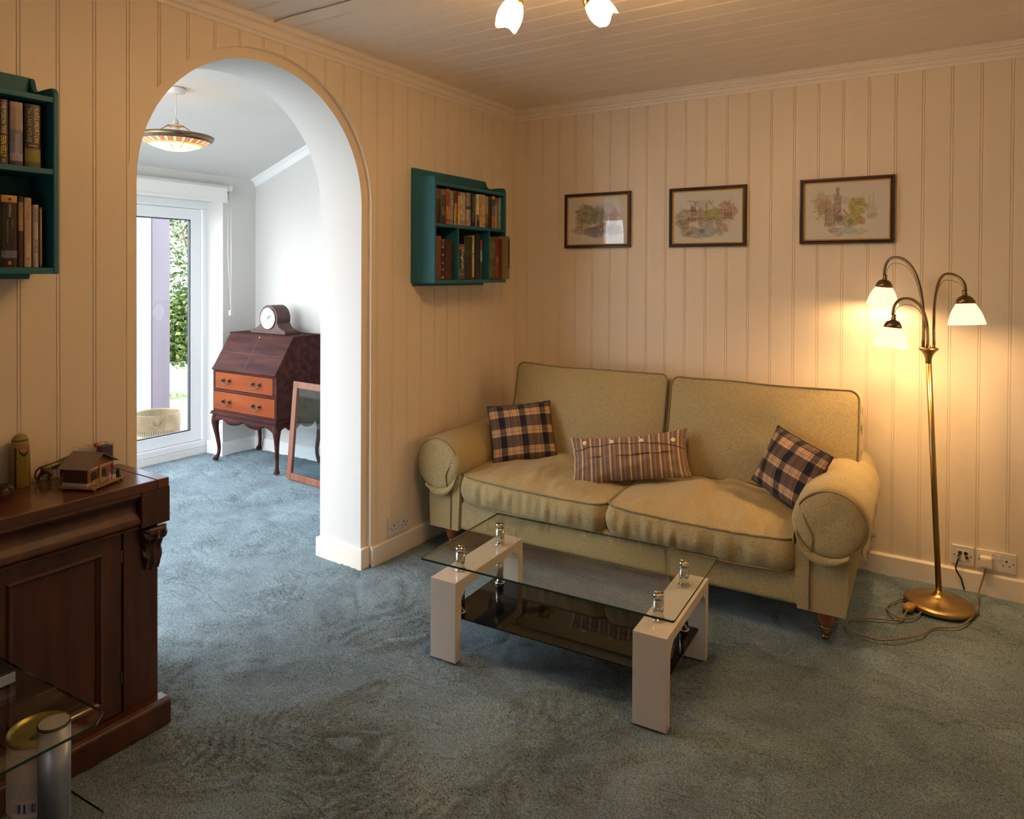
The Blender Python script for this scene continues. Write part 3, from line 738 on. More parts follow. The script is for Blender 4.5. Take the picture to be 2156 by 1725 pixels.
def sdef(q, u, v):
    q = q.copy()
    q.y += -.012 * (1 - u * u) * (1 if v > 0 else -.2) + .014 * u
    if u < -.2 and v < 0: q.y += .006 * math.sin(u * 14) * (-v); q.z -= .012 * (-u - .2) * (-v)
    if v < 0: q.y -= .010 * max(0, -u - .3) * (-v)
    return q
sc_ = cush('striped_cushion', 'long brown striped cushion with four buttons, lying in the middle of the sofa', ticking,
     [(.612, .265, .592), (1.150, .445, .668), (1.163, .365, .428), (.655, .150, .418)], .070, .10, 5, deform=sdef, wr=.008)
def on_pillow(o, u, v, up=.0):
    # point on the front face found from the mesh
    best = min(o.data.vertices, key=lambda w: (w.co.x - u) ** 2 + (w.co.y - v) ** 2 - (1e-4 if w.co.z > 0 else 0) + (1 if w.co.z < 0 else 0))
    return best.co.copy()
hxs = max(v.co.x for v in sc_.data.vertices); hys = max(v.co.y for v in sc_.data.vertices)
for u in (-.75, -.30, .22, .72):
    p = on_pillow(sc_, u * hxs, .50 * hys); mb = MB(); mb.lathe([(.0, .006), (.006, .006), (.0105, .004), (.0105, -.002)], p, 16); mb.build('button', plastic_c, sc_)
mb = MB(); path = [on_pillow(sc_, u * hxs, (.40 - .22 * abs(u) ** 3) * hys) + Vector((0, 0, .0012)) for u in [-.9 + 1.8 * k / 24 for k in range(25)]]
mb.tube(path, .0016, 5); mb.build('placket_seam', navy_pipe, sc_)

# ------------------------------------------------------------------ coffee table
TA = R(3.0)
tb = thing('coffee_table', 'glass topped coffee table with cream gloss legs and black glass shelf', 'table', (1.178, -1.470, 0), TA)
def leg_frame(x0, x1):
    H, D, t = .29, .25, .034; rad = .055
    outer = [(-D, 0), (-D, H), (D, H), (D, 0)]
    inner = [(D - t, 0), (D - t - .004, H - t - rad)]
    for k in range(1, 7): a = R(90 * k / 7); inner.append((D - t - rad + rad * math.cos(a) - .002, H - t - rad + rad * math.sin(a)))
    zi = H - t - rad; o_ = [(D, 0), (D, zi)] + [(D, zi + (H - zi) * k / 3) for k in (1, 2, 3)] + [(D - (D - inner[5][0]) * .5, H), (inner[6][0], H), (inner[7][0], H)]
    o_ += [(-p[0], p[1]) for p in o_[::-1]]; inner += [(-p[0], p[1]) for p in inner[::-1]]
    mb = MB(); V = [[mb.v(x, y, z) for y, z in P] for x, P in ((x0, o_), (x1, o_), (x1, inner), (x0, inner))]; n = len(o_)
    for p, q in ((0, 1), (1, 2), (2, 3), (3, 0)):
        for k in range(n - 1): mb._f([V[p][k], V[p][k + 1], V[q][k + 1], V[q][k]])
    for k in (0, n - 1): mb._f([V[0][k], V[1][k], V[2][k], V[3][k]])
    bmesh.ops.remove_doubles(mb.bm, verts=mb.bm.verts, dist=1e-5)
    return mb.build('leg_frame', cream_lac, tb, bevel=.002, seg=2)
leg_frame(-.4405, -.331); leg_frame(.331, .4405)
def glass_slab(name, poly, z0, z1, parent, mt=None, me=None):
    mb = MB(); A = [mb.v(x, y, z0) for x, y in poly]; B = [mb.v(x, y, z1) for x, y in poly]; n = len(poly)
    mb._f(A[::-1]); mb._f(B); mb.mi = 1
    for i in range(n): mb._f([A[i], A[(i + 1) % n], B[(i + 1) % n], B[i]])
    return mb.build(name, [mt or glass_top, me or glass_edge], parent)
def ch_rect(x, y, c): return [(-x + c, -y), (x - c, -y), (x, -y + c), (x, y - c), (x - c, y), (-x + c, y), (-x, y - c), (-x, -y + c)]
glass_slab('glass_top', ch_rect(.470, .278, .006), .358, .365, tb)
glass_slab('glass_shelf', ch_rect(.425, .180, .004), .127, .132, tb, black_gl, black_gl)
for px_, py_ in ((-.380, -.145), (.380, -.145), (-.380, .145), (.380, .145)):
    mb = MB(); mb.lathe([(.0165, .133), (.0165, .2535)], (px_, py_, 0), 28); mb.lathe([(.0172, .2905), (.0172, .3575)], (px_, py_, 0), 28)
    mb.lathe([(.0178, .3655), (.0178, .3745), (.0165, .376)], (px_, py_, 0), 28); p = mb.build('post', chrome, tb)
    for z in (.2905, .1325): m2 = MB(); m2.lathe([(.0175, z), (.0208, z + .001), (.0208, z + .004), (.0175, z + .005)], (px_, py_, 0), 24); m2.build('collar', chrome, p)
    m3 = MB()
    for a in (35, -35): m3.box((-.017, -.0012, .376), (.017, .0012, .3785), Matrix.Translation((px_, py_, 0)) @ Matrix.Rotation(R(a), 4, 'Z'))
    m3.build('cap_cross', brass_b, p)

# ------------------------------------------------------------------ floor lamp
LB = Vector((2.302, -.262, 0)); LJ = Vector((2.254, -.26, 1.045))
lamp = thing('floor_lamp', 'brass floor lamp with three curved arms and lit frosted shades', 'lamp', LB)
mb = MB(); mb.lathe([(.128, .0), (.132, .004), (.132, .016), (.128, .019), (.122, .021), (.116, .0245), (.112, .0245), (.085, .030), (.052, .037), (.046, .041), (.040, .042), (.024, .050), (.016, .060), (.013, .066)], n=64); mb.build('base', brass, lamp)
dl = LJ - LB
mb = MB(); mb.tube([(0, 0, .05), dl], .0115, 20); mb.build('pole', brass, lamp)
mb = MB(); mb.lathe([(.012, -.02), (.013, .0), (.018, .016), (.028, .030), (.036, .036), (.037, .038), (.037, .044), (.033, .047), (.006, .046), (.008, .05), (.008, .055), (.003, .058)], dl, 32); mb.build('arm_plate', brass, lamp)
def glow_mat(name, col, s, tr=(1, .93, .80)):
    m = bpy.data.materials.new(name); m.use_nodes = True; nt = m.node_tree; N = nt.nodes; L = nt.links
    b = N['Principled BSDF']; N.remove(b); out = N['Material Output']
    t = N.new('ShaderNodeBsdfTranslucent'); t.inputs[0].default_value = (*tr, 1)
    d = N.new('ShaderNodeBsdfDiffuse'); d.inputs[0].default_value = (.5, .46, .40, 1)
    e = N.new('ShaderNodeEmission'); e.inputs[0].default_value = (*col, 1); e.inputs[1].default_value = s
    m1 = N.new('ShaderNodeMixShader'); m1.inputs[0].default_value = .35; a = N.new('ShaderNodeAddShader')
    L.new(t.outputs[0], m1.inputs[1]); L.new(d.outputs[0], m1.inputs[2]); L.new(m1.outputs[0], a.inputs[0]); L.new(e.outputs[0], a.inputs[1]); L.new(a.outputs[0], out.inputs[0])
    return m
shade_m = glow_mat('lit_frosted_shade', (1, .70, .38), 1.5, (.09, .08, .06))
bulb_m = bpy.data.materials.new('bulb_glow'); bulb_m.use_nodes = True
_b = bulb_m.node_tree.nodes['Principled BSDF']; _b.inputs['Emission Color'].default_value = (*WARM, 1); _b.inputs['Emission Strength'].default_value = 8
def shade(parent, top, down, rt=.024, rb=.066, h=.088, power=9, name='shade'):
    """bell glass hanging from 'top' in direction 'down' (parent-local), metal cup above; light inside"""
    q = Vector(down).to_track_quat('Z', 'Y').to_matrix().to_4x4(); M = Matrix.Translation(top) @ q
    mb = MB(); mb.lathe([(.006, -.052), (.010, -.048), (.0065, -.040), (.011, -.036), (.008, -.030), (.013, -.028), (.024, -.022), (.032, -.010), (.036, .004), (.033, .005), (.012, -.018)], n=28, M=M); cup = mb.build('shade_cup', brass_d, parent)
    prof = [(p.x, p.z) for p in smoothpath([Vector((a_, 0, b_)) for a_, b_ in ((rt + .006, .0), (rt + .013, .010), (rt + .0225, .026), (rt + .0305, .044), (rb - .0055, .064), (rb - .001, .080), (rb, h))], 4)]
    mb = MB(); mb.lathe(prof, n=40, M=M, caps=False); sh = mb.build(name, shade_m, parent)
    s_ = sh.modifiers.new('solid', 'SOLIDIFY'); s_.thickness = .003; s_.offset = -1
    mb = MB(); mb.lathe([(.002, .010), (.012, .014), (.018, .028), (.021, .042), (.017, .056), (.008, .063), (.001, .065)], n=20, M=M); mb.build('bulb', bulb_m, sh)
    wp = (parent.matrix_world if 0 else Matrix.Translation(parent.location) @ parent.rotation_euler.to_matrix().to_4x4()) @ M @ Vector((0, 0, .070))
    lamp_light(wp, power, .020)
def lamp_arm(top_pt, apex, start_off, shade_top, power):
    st = dl + Vector((start_off[0], start_off[1], .045)); sp = Vector(shade_top) - LB; ap = Vector(apex) - LB
    top = sp + Vector((0, 0, .05))
    dx = (sp - st); dx.z = 0
    def bez(p0, p1, p2, p3, n=22): return [((1 - t) ** 3) * p0 + 3 * t * (1 - t) ** 2 * p1 + 3 * t * t * (1 - t) * p2 + t ** 3 * p3 for t in [k / n for k in range(n + 1)]]
    def arch_path3(a0, apx, a1, s_=1.0):
        hx = Vector((dx.x, dx.y, 0)).normalized(); h1 = apx.z - a0.z; h2 = apx.z - a1.z
        d1 = (apx - a0).dot(hx); d2 = (a1 - apx).dot(hx)
        return bez(a0, a0 + Vector((0, 0, h1 * .72)) - hx * .012, apx - hx * d1 * .62, apx)[:-1] + bez(apx, apx + hx * d2 * .62, a1 + Vector((0, 0, h2 * .62)), a1)
    P = arch_path3(st, ap, top)
    mb = MB(); mb.tube(P, .0058, 12); a = mb.build('arm', brass_d, lamp)
    q = arch_path3(st + dx * .04 + Vector((0, 0, .002)), ap + Vector((0, 0, -.026)) - dx * .03, top + Vector((-dx.x * .06, -dx.y * .06, .004)))
    m2 = MB(); m2.tube(q, .0016, 6); m2.build('wire_stay', brass, a)
    down = Vector((sp.x - 0, sp.y, 0)); tilt = Vector((dx.x, dx.y, 0)).normalized() * .10 + Vector((0, 0, -1))
    shade(lamp, sp, tilt, power=power)
PW = 8.5
lamp_arm(None, (2.118, -.185, 1.478), (-.020, .012), (2.075, -.165, 1.350), PW)
lamp_arm(None, (2.172, -.335, 1.300), (-.004, -.018), (2.127, -.375, 1.182), PW)
lamp_arm(None, (2.322, -.34, 1.405), (.020, .004), (2.384, -.385, 1.290), PW)
# cable, foot switch and plug belong to the lamp
mb = MB()
loop1 = [(2.249, -.357, .006), (2.222, -.453, .006), (2.17, -.487, .006), (2.127, -.443, .006), (2.125, -.378, .006), (2.165, -.294, .006), (2.195, -.28, .007), (2.203, -.345, .016), (2.196, -.40, .016), (2.19, -.44, .012),
         (2.167, -.513, .006), (2.084, -.548, .006), (2.012, -.60, .006), (1.997, -.661, .006), (2.017, -.715, .006), (2.086, -.731, .006), (2.143, -.715, .006), (2.246, -.605, .006), (2.292, -.505, .006), (2.377, -.436, .006), (2.434, -.266, .006), (2.440, -.163, .008), (2.447, -.06, .02), (2.462, -.038, .075), (2.470, -.034, .115)]
mb.tube([Vector(p) - LB for p in smoothpath(loop1, 8)], .0032, 8); mb.build('cable', cable_m, lamp)
mb = MB(); Msw = Matrix.Translation(Vector((2.199, -.372, 0)) - LB) @ Matrix.Rotation(R(72), 4, 'Z')
ol = rr_outline(.034, .020, .018, 40); mb.grid([[Msw @ Vector((p.x * k, p.y * k, z)) for p in ol] for k, z in ((.85, .002), (1, .008), (1, .014), (.9, .021), (.6, .024), (.05, .025))], True); mb.build('foot_switch', mat('amber_plastic', (.42, .22, .06), .35), lamp)
mb = MB(); ol = rr_outline(.023, .026, .008, 40); Mp = Matrix.Translation(Vector((2.472, -.012, .143)) - LB) @ Matrix.Rotation(R(90), 4, 'X')
V = mb.grid([[Mp @ Vector((p.x * k, p.y * k, z)) for p in ol] for k, z in ((.98, .0), (1, .004), (1, .024), (.95, .030), (.86, .0322), (.5, .0326), (.05, .0326))], True); mb.build('plug', plastic_c, lamp)

# sockets
def socket(name, label, centre, axis, w, h, double=True, tv=False, group=None):
    """plate facing -y (axis 'y') or +x (axis 'x')"""
    t = thing(name, label, 'socket', centre, 0 if axis == 'y' else R(90), group)
    mb = MB(); mb.box((-w / 2, -.009, -h / 2), (w / 2, 0, h / 2)); mb.build('face_plate', plastic_w, t, bevel=.003, seg=3)
    if tv:
        mb = MB(); mb.box((-.026, -.0105, -.024), (.026, -.009, .024)); mb.build('module', plastic_w, t, bevel=.0008)
        for x, z, r in ((-.010, .012, .0075), (.012, .012, .0075), (-.014, -.004, .0065), (.016, -.006, .0065)):
            m2 = MB(); m2.lathe([(r, -.0105), (r, -.0135), (r * .6, -.0135), (r * .6, -.0125), (r * .25, -.0125), (r * .25, -.016)], (x, 0, z), 18, axis='y'); m2.build('coaxial_port', dark_metal, t)
    else:
        for sx in (-1, 1):
            cx = sx * w / 4 * (1.02)
            mb = MB(); mb.box((cx - .003, -.0096, .003), (cx + .003, -.0088, .012)); mb.box((cx - .0145, -.0096, -.014), (cx - .008, -.0088, -.010)); mb.box((cx + .008, -.0096, -.014), (cx + .0145, -.0088, -.010)); mb.build('pin_holes', blackp, t)
            rk = sx * .011
            m2 = MB(); m2.box((rk - .007, -.0125, .008), (rk + .007, -.009, .030)); r_ = m2.build('rocker_switch', plastic_w, t, bevel=.0015)
            if sx < 0 and axis == 'y':
                m3 = MB(); m3.box((rk - .005, -.0130, .027), (rk + .005, -.0124, .0305)); lbl(m3.build('switch_marker', mat('red_marker', (.8, .05, .03), .4), r_), 'red marker on the switch')
    for sx in (-1, 1):
        m4 = MB(); m4.lathe([(.003, -.0098), (.003, -.0085)], (sx * (w / 2 - .011), 0, 0), 12, axis='y'); m4.build('screw', dark_metal, t)
    return t
socket('double_socket', 'white double power socket low on back wall, lamp plug in its left half', (2.509, -.0005, .1475), 'y', .146, .086)
socket('aerial_socket', 'square television aerial socket low on back wall left of the double socket', (2.385, -.0005, .1475), 'y', .086, .086, tv=True)
socket('double_socket', 'empty white double power socket on left wall beside the arch', (.0005, -1.079, .138), 'x', .146, .086)
ac = MB(); ac.tube(smoothpath([(2.371, -.014, .144), (2.369, -.032, .135), (2.360, -.034, .10), (2.366, -.028, .075), (2.381, -.024, .048), (2.388, -.022, .02), (2.393, -.024, .002)], 8), .0034, 8)
aco = ac.build('aerial_cable', blackp); tag(aco, 'short black aerial cable hanging from the television socket', 'cable')
mb = MB(); mb.lathe([(.005, .0), (.0055, .004), (.0055, .016), (.004, .018)], (2.371, -.034, .1435), 12, axis='y'); mb.build('connector', chrome, aco)

# ------------------------------------------------------------------ pictures
def vn(X, Y, s, seed):
    """numpy value noise"""
    rs = np.random.RandomState(seed); G = rs.rand(64, 64)
    x = X * s % 63; y = Y * s % 63; xi = np.floor(x).astype(int); yi = np.floor(y).astype(int); fx = x - xi; fy = y - yi
    fx = fx * fx * (3 - 2 * fx); fy = fy * fy * (3 - 2 * fy)
    a, b, c, d = G[xi, yi], G[(xi + 1) % 64, yi], G[xi, (yi + 1) % 64], G[(xi + 1) % 64, (yi + 1) % 64]
    return (a * (1 - fx) + b * fx) * (1 - fy) + (c * (1 - fx) + d * fx) * fy
def fbm(X, Y, s, seed): return .5 * vn(X, Y, s, seed) + .3 * vn(X, Y, s * 2.1, seed + 1) + .2 * vn(X, Y, s * 4.3, seed + 2)
class Art:
    def __init__(s, nx, ny, paper):
        s.X, s.Y = np.meshgrid(np.linspace(0, 1, nx), np.linspace(0, 1, ny)); s.C = np.ones((ny, nx, 3)) * np.array(paper); s.seed = 1
    def blend(s, m, c): m = np.clip(m, 0, 1)[..., None]; s.C = s.C * (1 - m) + np.array(c) * m
    def blob(s, cx, cy_, rx, ry, c, a=.8, rough=.5, sc=14, soft=.25):
        s.seed += 3; d = np.sqrt(((s.X - cx) / rx) ** 2 + ((s.Y - cy_) / ry) ** 2) + rough * (fbm(s.X, s.Y, sc, s.seed) - .5) * 2
        n = .55 + .9 * (fbm(s.X, s.Y, sc * 2.2, s.seed + 40) - .3)
        s.blend(np.clip((1 - d) / soft, 0, 1) * np.clip(a * n * 1.35, 0, 1), np.array(c) * .85)
    def rect(s, x0, x1, y0, y1, c, a=.8, soft=.006, tex=.6):
        s.seed += 3; m = np.clip((s.X - x0) / soft, 0, 1) * np.clip((x1 - s.X) / soft, 0, 1) * np.clip((s.Y - y0) / soft, 0, 1) * np.clip((y1 - s.Y) / soft, 0, 1)
        s.blend(m * np.clip(1.2 * a * (1 - tex + tex * 1.4 * fbm(s.X, s.Y, 26, s.seed)), 0, 1), np.array(c) * .85)
    def tri(s, xa, xb, y0, xt, yt, c, a=.8):
        t = np.clip((s.Y - y0) / (yt - y0), 0, 1); l = xa + (xt - xa) * t; r = xb + (xt - xb) * t
        s.blend(((s.X > l) & (s.X < r) & (s.Y > y0) & (s.Y < yt)) * a, c)
    def line(s, pts, w, c, a=.8):
        for (x0, y0), (x1, y1) in zip(pts, pts[1:]):
            dx, dy = x1 - x0, y1 - y0; t = np.clip(((s.X - x0) * dx + (s.Y - y0) * dy) / (dx * dx + dy * dy + 1e-9), 0, 1)
            d = np.hypot(s.X - x0 - t * dx, (s.Y - y0 - t * dy) * .72); s.blend(np.clip(1.4 - d / w, 0, 1) * a, c)
    def ring(s, cx, cy_, r, w, c, a=.7):
        d = np.abs(np.hypot(s.X - cx, (s.Y - cy_) * .72) - r); s.blend((np.clip(1.3 - d / w, 0, 1)) * a, c)
    def windows(s, x0, x1, y0, y1, nx, ny, c, a=.7):
        for i in range(nx):
            for j in range(ny):
                cx = x0 + (x1 - x0) * (i + .5) / nx; cy_ = y0 + (y1 - y0) * (j + .5) / ny
                s.rect(cx - (x1 - x0) / nx * .22, cx + (x1 - x0) / nx * .22, cy_ - (y1 - y0) / ny * .32, cy_ + (y1 - y0) / ny * .32, c, a, .004, .2)
PAPER = (.80, .765, .66); INK = (.16, .10, .07)
def art_street():
    A = Art(210, 160, PAPER)
    A.blob(.34, .62, .20, .26, (.33, .33, .12), .85, .35, 16); A.blob(.50, .60, .12, .22, (.25, .27, .18), .6, .4); A.blob(.64, .72, .22, .16, (.50, .52, .50), .45, .4)
    A.rect(.14, .22, .36, .70, (.62, .48, .33), .7); A.windows(.15, .21, .42, .66, 2, 3, INK, .5); A.tri(.10, .20, .68, .14, .74, (.35, .10, .07), .8)
    A.rect(.55, .68, .36, .66, (.56, .42, .36), .6); A.rect(.70, .84, .34, .60, (.55, .44, .38), .6); A.tri(.68, .90, .58, .80, .76, (.52, .20, .15), .75); A.tri(.54, .66, .64, .60, .74, (.52, .24, .18), .7)
    A.windows(.56, .67, .40, .62, 3, 3, INK, .45); A.windows(.71, .83, .38, .56, 3, 3, INK, .45); A.rect(.585, .605, .66, .80, (.40, .35, .33), .6)
    A.blob(.26, .30, .24, .10, (.42, .32, .18), .6, .4); A.blob(.42, .26, .14, .12, (.24, .20, .16), .7, .4); A.blob(.62, .32, .20, .12, (.33, .24, .22), .7, .5, 22); A.blob(.78, .26, .14, .12, (.28, .22, .22), .75, .5, 24)
    A.blob(.46, .22, .20, .08, (.38, .44, .48), .7, .4); A.rect(.315, .33, .12, .40, (.72, .62, .48), .8); A.line([(.13, .37), (.13, .66)], .006, INK, .5); A.line([(.13, .36), (.33, .39)], .006, INK, .4)
    return A
def art_bridge():
    A = Art(230, 165, PAPER)
    A.blob(.42, .74, .14, .12, (.52, .58, .58), .5, .4); A.blob(.16, .50, .13, .16, (.44, .32, .16), .7, .5); A.blob(.58, .56, .13, .13, (.50, .47, .10), .85, .35); A.blob(.42, .56, .09, .09, (.48, .44, .14), .7, .4)
    A.blob(.80, .60, .14, .22, (.55, .28, .18), .7, .5); A.rect(.26, .35, .40, .66, (.46, .35, .22), .8); A.tri(.23, .37, .60, .28, .74, (.24, .14, .10), .8); A.rect(.31, .335, .66, .78, (.34, .24, .18), .7)
    A.rect(.36, .43, .42, .62, (.55, .46, .34), .7); A.tri(.345, .445, .60, .40, .70, (.42, .28, .18), .7); A.windows(.27, .35, .42, .60, 3, 2, INK, .6); A.windows(.37, .42, .44, .58, 2, 2, INK, .5)
    A.rect(.475, .505, .52, .72, (.38, .31, .22), .75); A.tri(.47, .51, .71, .49, .79, (.36, .28, .2), .7); A.rect(.74, .86, .44, .62, (.46, .27, .19), .6); A.windows(.74, .86, .46, .60, 3, 1, INK, .6)
    A.blob(.50, .46, .34, .045, (.36, .24, .14), .8, .3); A.rect(.36, .76, .40, .45, (.52, .43, .27), .6)
    for cx, r in ((.41, .035), (.53, .060), (.665, .048)): A.blob(cx, .385, r, r * 1.2, (.44, .42, .32), .7, .1); A.ring(cx, .385, r, .006, INK, .7); A.ring(cx, .385, r * 1.2, .006, (.74, .66, .45), .7)
    A.blob(.14, .38, .12, .10, (.38, .30, .18), .7, .5); A.blob(.24, .24, .14, .10, (.40, .30, .20), .6, .6, 24); A.blob(.50, .22, .24, .12, (.42, .47, .47), .7, .5); A.blob(.42, .22, .05, .05, (.24, .26, .30), .7, .4); A.blob(.73, .30, .09, .12, (.60, .36, .16), .65, .5)
    A.blob(.22, .17, .10, .05, (.30, .20, .13), .6, .6, 30); A.blob(.42, .12, .20, .04, (.50, .48, .25), .6, .5)
    for p in ([(.20, .83), (.28, .82), (.34, .77)], [(.24, .82), (.27, .70)], [(.12, .70), (.17, .62), (.20, .60)], [(.28, .80), (.38, .80)], [(.52, .83), (.56, .74), (.62, .66), (.72, .62), (.78, .62)], [(.56, .74), (.60, .83)], [(.74, .80), (.80, .70), (.84, .80)], [(.66, .62), (.67, .72)]): A.line(p, .004, INK, .7)
    return A
def art_tower():
    A = Art(240, 165, PAPER)
    A.blob(.36, .74, .10, .08, (.60, .64, .60), .4, .4); A.blob(.48, .68, .08, .08, (.56, .62, .60), .45, .4)
    A.blob(.20, .62, .11, .24, (.50, .42, .18), .6, .7, 26); A.blob(.22, .58, .08, .14, (.48, .30, .14), .5, .6, 26)
    A.rect(.36, .44, .40, .78, (.46, .40, .30), .7); A.rect(.378, .425, .76, .90, (.40, .35, .27), .75); A.windows(.38, .424, .84, .94, 3, 1, (.2, .18, .14), .8); A.rect(.375, .43, .895, .915, (.36, .32, .25), .8)
    A.windows(.365, .44, .50, .76, 3, 3, INK, .6); A.line([(.362, .40), (.362, .80)], .004, INK, .6); A.line([(.442, .40), (.442, .78)], .004, INK, .6)
    A.rect(.24, .38, .22, .56, (.44, .32, .22), .75); A.tri(.22, .40, .54, .26, .76, (.50, .34, .22), .75); A.line([(.24, .74), (.33, .62), (.34, .25)], .006, (.70, .52, .36), .8); A.windows(.25, .38, .24, .54, 4, 4, INK, .5)
    A.tri(.36, .46, .44, .44, .54, (.44, .20, .12), .8); A.rect(.38, .50, .24, .46, (.40, .32, .23), .6); A.tri(.40, .54, .42, .47, .52, (.72, .66, .54), .8); A.line([(.47, .52), (.54, .40)], .010, (.44, .16, .08), .8); A.rect(.48, .52, .24, .42, (.55, .54, .26), .8); A.blob(.42, .36, .05, .08, (.22, .16, .12), .7, .3)
    A.blob(.64, .56, .12, .20, (.55, .49, .12), .85, .4); A.blob(.60, .36, .10, .12, (.58, .50, .16), .75, .4); A.blob(.68, .32, .06, .10, (.56, .34, .14), .7, .5); A.blob(.55, .30, .05, .07, (.26, .30, .12), .7, .4); A.blob(.66, .62, .04, .04, (.46, .26, .10), .5, .4)
    for x, h in ((.775, .76), (.82, .80), (.745, .62)): A.line([(x - .014, .48), (x, h), (x + .014, .48)], .0035, (.45, .46, .38), .7)
    A.rect(.74, .86, .34, .62, (.66, .65, .56), .35); A.line([(.72, .32), (.80, .40), (.90, .60)], .004, (.40, .38, .28), .5); A.blob(.80, .40, .08, .06, (.50, .48, .34), .4, .6)
    A.blob(.36, .17, .10, .06, (.40, .28, .20), .6, .5); A.blob(.52, .16, .14, .08, (.52, .60, .58), .6, .4); A.blob(.52, .23, .04, .03, (.30, .38, .44), .6, .4); A.blob(.42, .08, .06, .04, (.58, .46, .26), .5, .5); A.blob(.68, .14, .07, .08, (.58, .54, .38), .4, .6)
    return A
def picture(label, x0, x1, z0, z1, art):
    t = thing('framed_picture', label, 'picture', ((x0 + x1) / 2, 0, (z0 + z1) / 2), 0, 'framed watercolours on the back wall')
    w, h = (x1 - x0) / 2, (z1 - z0) / 2; fw = .015
    def frame(nm, m, prof, ww, hh):      # mitred frame, prof: (inset, depth) polyline
        mb = MB(); rows = []
        for ins, d in prof: rows.append([Vector((-(ww - ins), d, -(hh - ins))), Vector((ww - ins, d, -(hh - ins))), Vector((ww - ins, d, hh - ins)), Vector((-(ww - ins), d, hh - ins))])
        mb.grid(rows, True, smooth=False); return mb.build(nm, m, t)
    frame('frame', frame_w, [(0, -.001), (0, -.018), (.003, -.022), (.007, -.022), (.009, -.018), (.013, -.019), (.0160, -.015), (.0160, -.008)], w, h)
    frame('gilt_slip', gold, [(.0160, -.013), (.0195, -.0155), (.0225, -.012), (.0225, -.007)], w, h)
    iw, ih = w - .0225, h - .0225; A = art()
    ny, nx = A.C.shape[:2]
    pts = [[(-iw + 2 * iw * i / (nx - 1), -.0075, -ih + 2 * ih * j / (ny - 1)) for i in range(nx)] for j in range(ny)]
    painted('print', pts, A.C, col_attr, t)
    mb = MB(); mb.box((-iw - .002, -.0105, -ih - .002), (iw + .002, -.0095, ih + .002)); mb.build('glazing', pic_glass, t)
    mb = MB(); mb.box((-w + .004, -.006, -h + .004), (w - .004, -.0005, h - .004)); mb.build('backing_board', flat((.3, .22, .14)), t)
picture('small framed watercolour of a tree and canal street, nearest the corner', .364, .784, 1.548, 1.868, art_street)
picture('framed watercolour of an arched bridge between bare trees, middle picture', 1.012, 1.4265, 1.5445, 1.8645, art_bridge)
picture('framed watercolour of a tall church tower, nearest the floor lamp', 1.686, 2.1025, 1.549, 1.868, art_tower)

# ------------------------------------------------------------------ ceiling light of the panelled room
cl = thing('ceiling_light', 'brass ceiling light with lit frosted tulip shades at the top edge', 'light', (1.30, -1.86, CZ))
mb = MB(); mb.lathe([(.055, -.001), (.060, -.006), (.056, -.018), (.030, -.030), (.014, -.034), (.012, -.06), (.016, -.066), (.012, -.075), (.004, -.08)], n=36); mb.build('ceiling_rose', brass_b, cl)
shade_c = glow_mat('lit_tulip_shade', (1, .58, .25), 18)
def tulip(parent, top, down, power):
    q = Vector(down).to_track_quat('Z', 'Y').to_matrix().to_4x4(); M = Matrix.Translation(top) @ q
    mb = MB(); mb.lathe([(.005, -.040), (.007, -.030), (.009, -.026), (.020, -.018), (.027, -.002), (.031, .018), (.029, .019), (.010, -.010)], n=28, M=M); mb.build('shade_cup', brass_b, parent)
    mb = MB(); rows = []
    for k, (r, h) in enumerate([(.026, .0), (.030, .012), (.0375, .030), (.0415, .050), (.041, .070), (.037, .088)]):
        row = []
        for j in range(48):
            a = 2 * math.pi * j / 48; hh = h + (.008 * math.cos(3 * a) if k == 5 else .003 * math.cos(3 * a) if k == 4 else 0); row.append(M @ Vector((r * math.cos(a), r * math.sin(a), hh)))
        rows.append(row)
    mb.grid(rows, True); sh = mb.build('shade', shade_c, parent); sd = sh.modifiers.new('solid', 'SOLIDIFY'); sd.thickness = .003; sd.offset = -1
    mb = MB(); mb.lathe([(.002, .008), (.011, .014), (.016, .030), (.015, .048), (.008, .060), (.001, .062)], n=18, M=M); mb.build('bulb', bulb_m, sh)
    lamp_light(Vector(parent.location) + M @ Vector((0, 0, .078)), power, .02)
RH = Vector((.843, .538, 0))
PC = 7.0
heads = [(Vector((-.150, .045, -.130)), -RH * .35 + Vector((0, 0, -1))), (Vector((.055, .170, -.125)), RH * .75 + Vector((.1, .1, -1))), (Vector((.13, -.12, -.12)), Vector((1.1, .25, -1))), (Vector((-.01, -.21, -.11)), Vector((.5, -.6, -1)))]
for top, dn in heads:
    tulip(cl, top, dn, PC)
    h = top - Vector(dn).normalized() * .04; o = Vector((0, 0, -.055)); m_ = (o + h) / 2; out = Vector((h.x, h.y, 0)).normalized()
    P = smoothpath([o, o + out * .035 + Vector((0, 0, -.045)), m_ + out * .01 + Vector((0, 0, -.065)), m_ + out * .05 + Vector((0, 0, -.02)), h + Vector((0, 0, .02)) - out * .0, h], 8)
    mb = MB(); mb.tube(P, .0042, 10); mb.build('arm', brass_b, cl)
# board seam at the left of the ceiling, built as a thin tube
mb = MB(); mb.tube(smoothpath([(.030, -1.86, CZ - .006), (.12, -1.863, CZ - .003), (.4, -1.86, CZ - .004), (.75, -1.864, CZ - .003), (1.2, -1.86, CZ - .003)], 8), .0022, 6)
tag(mb.build('ceiling_seam', flat((.35, .29, .24))), 'thin seam line running along the ceiling boards to the cornice', 'wire')

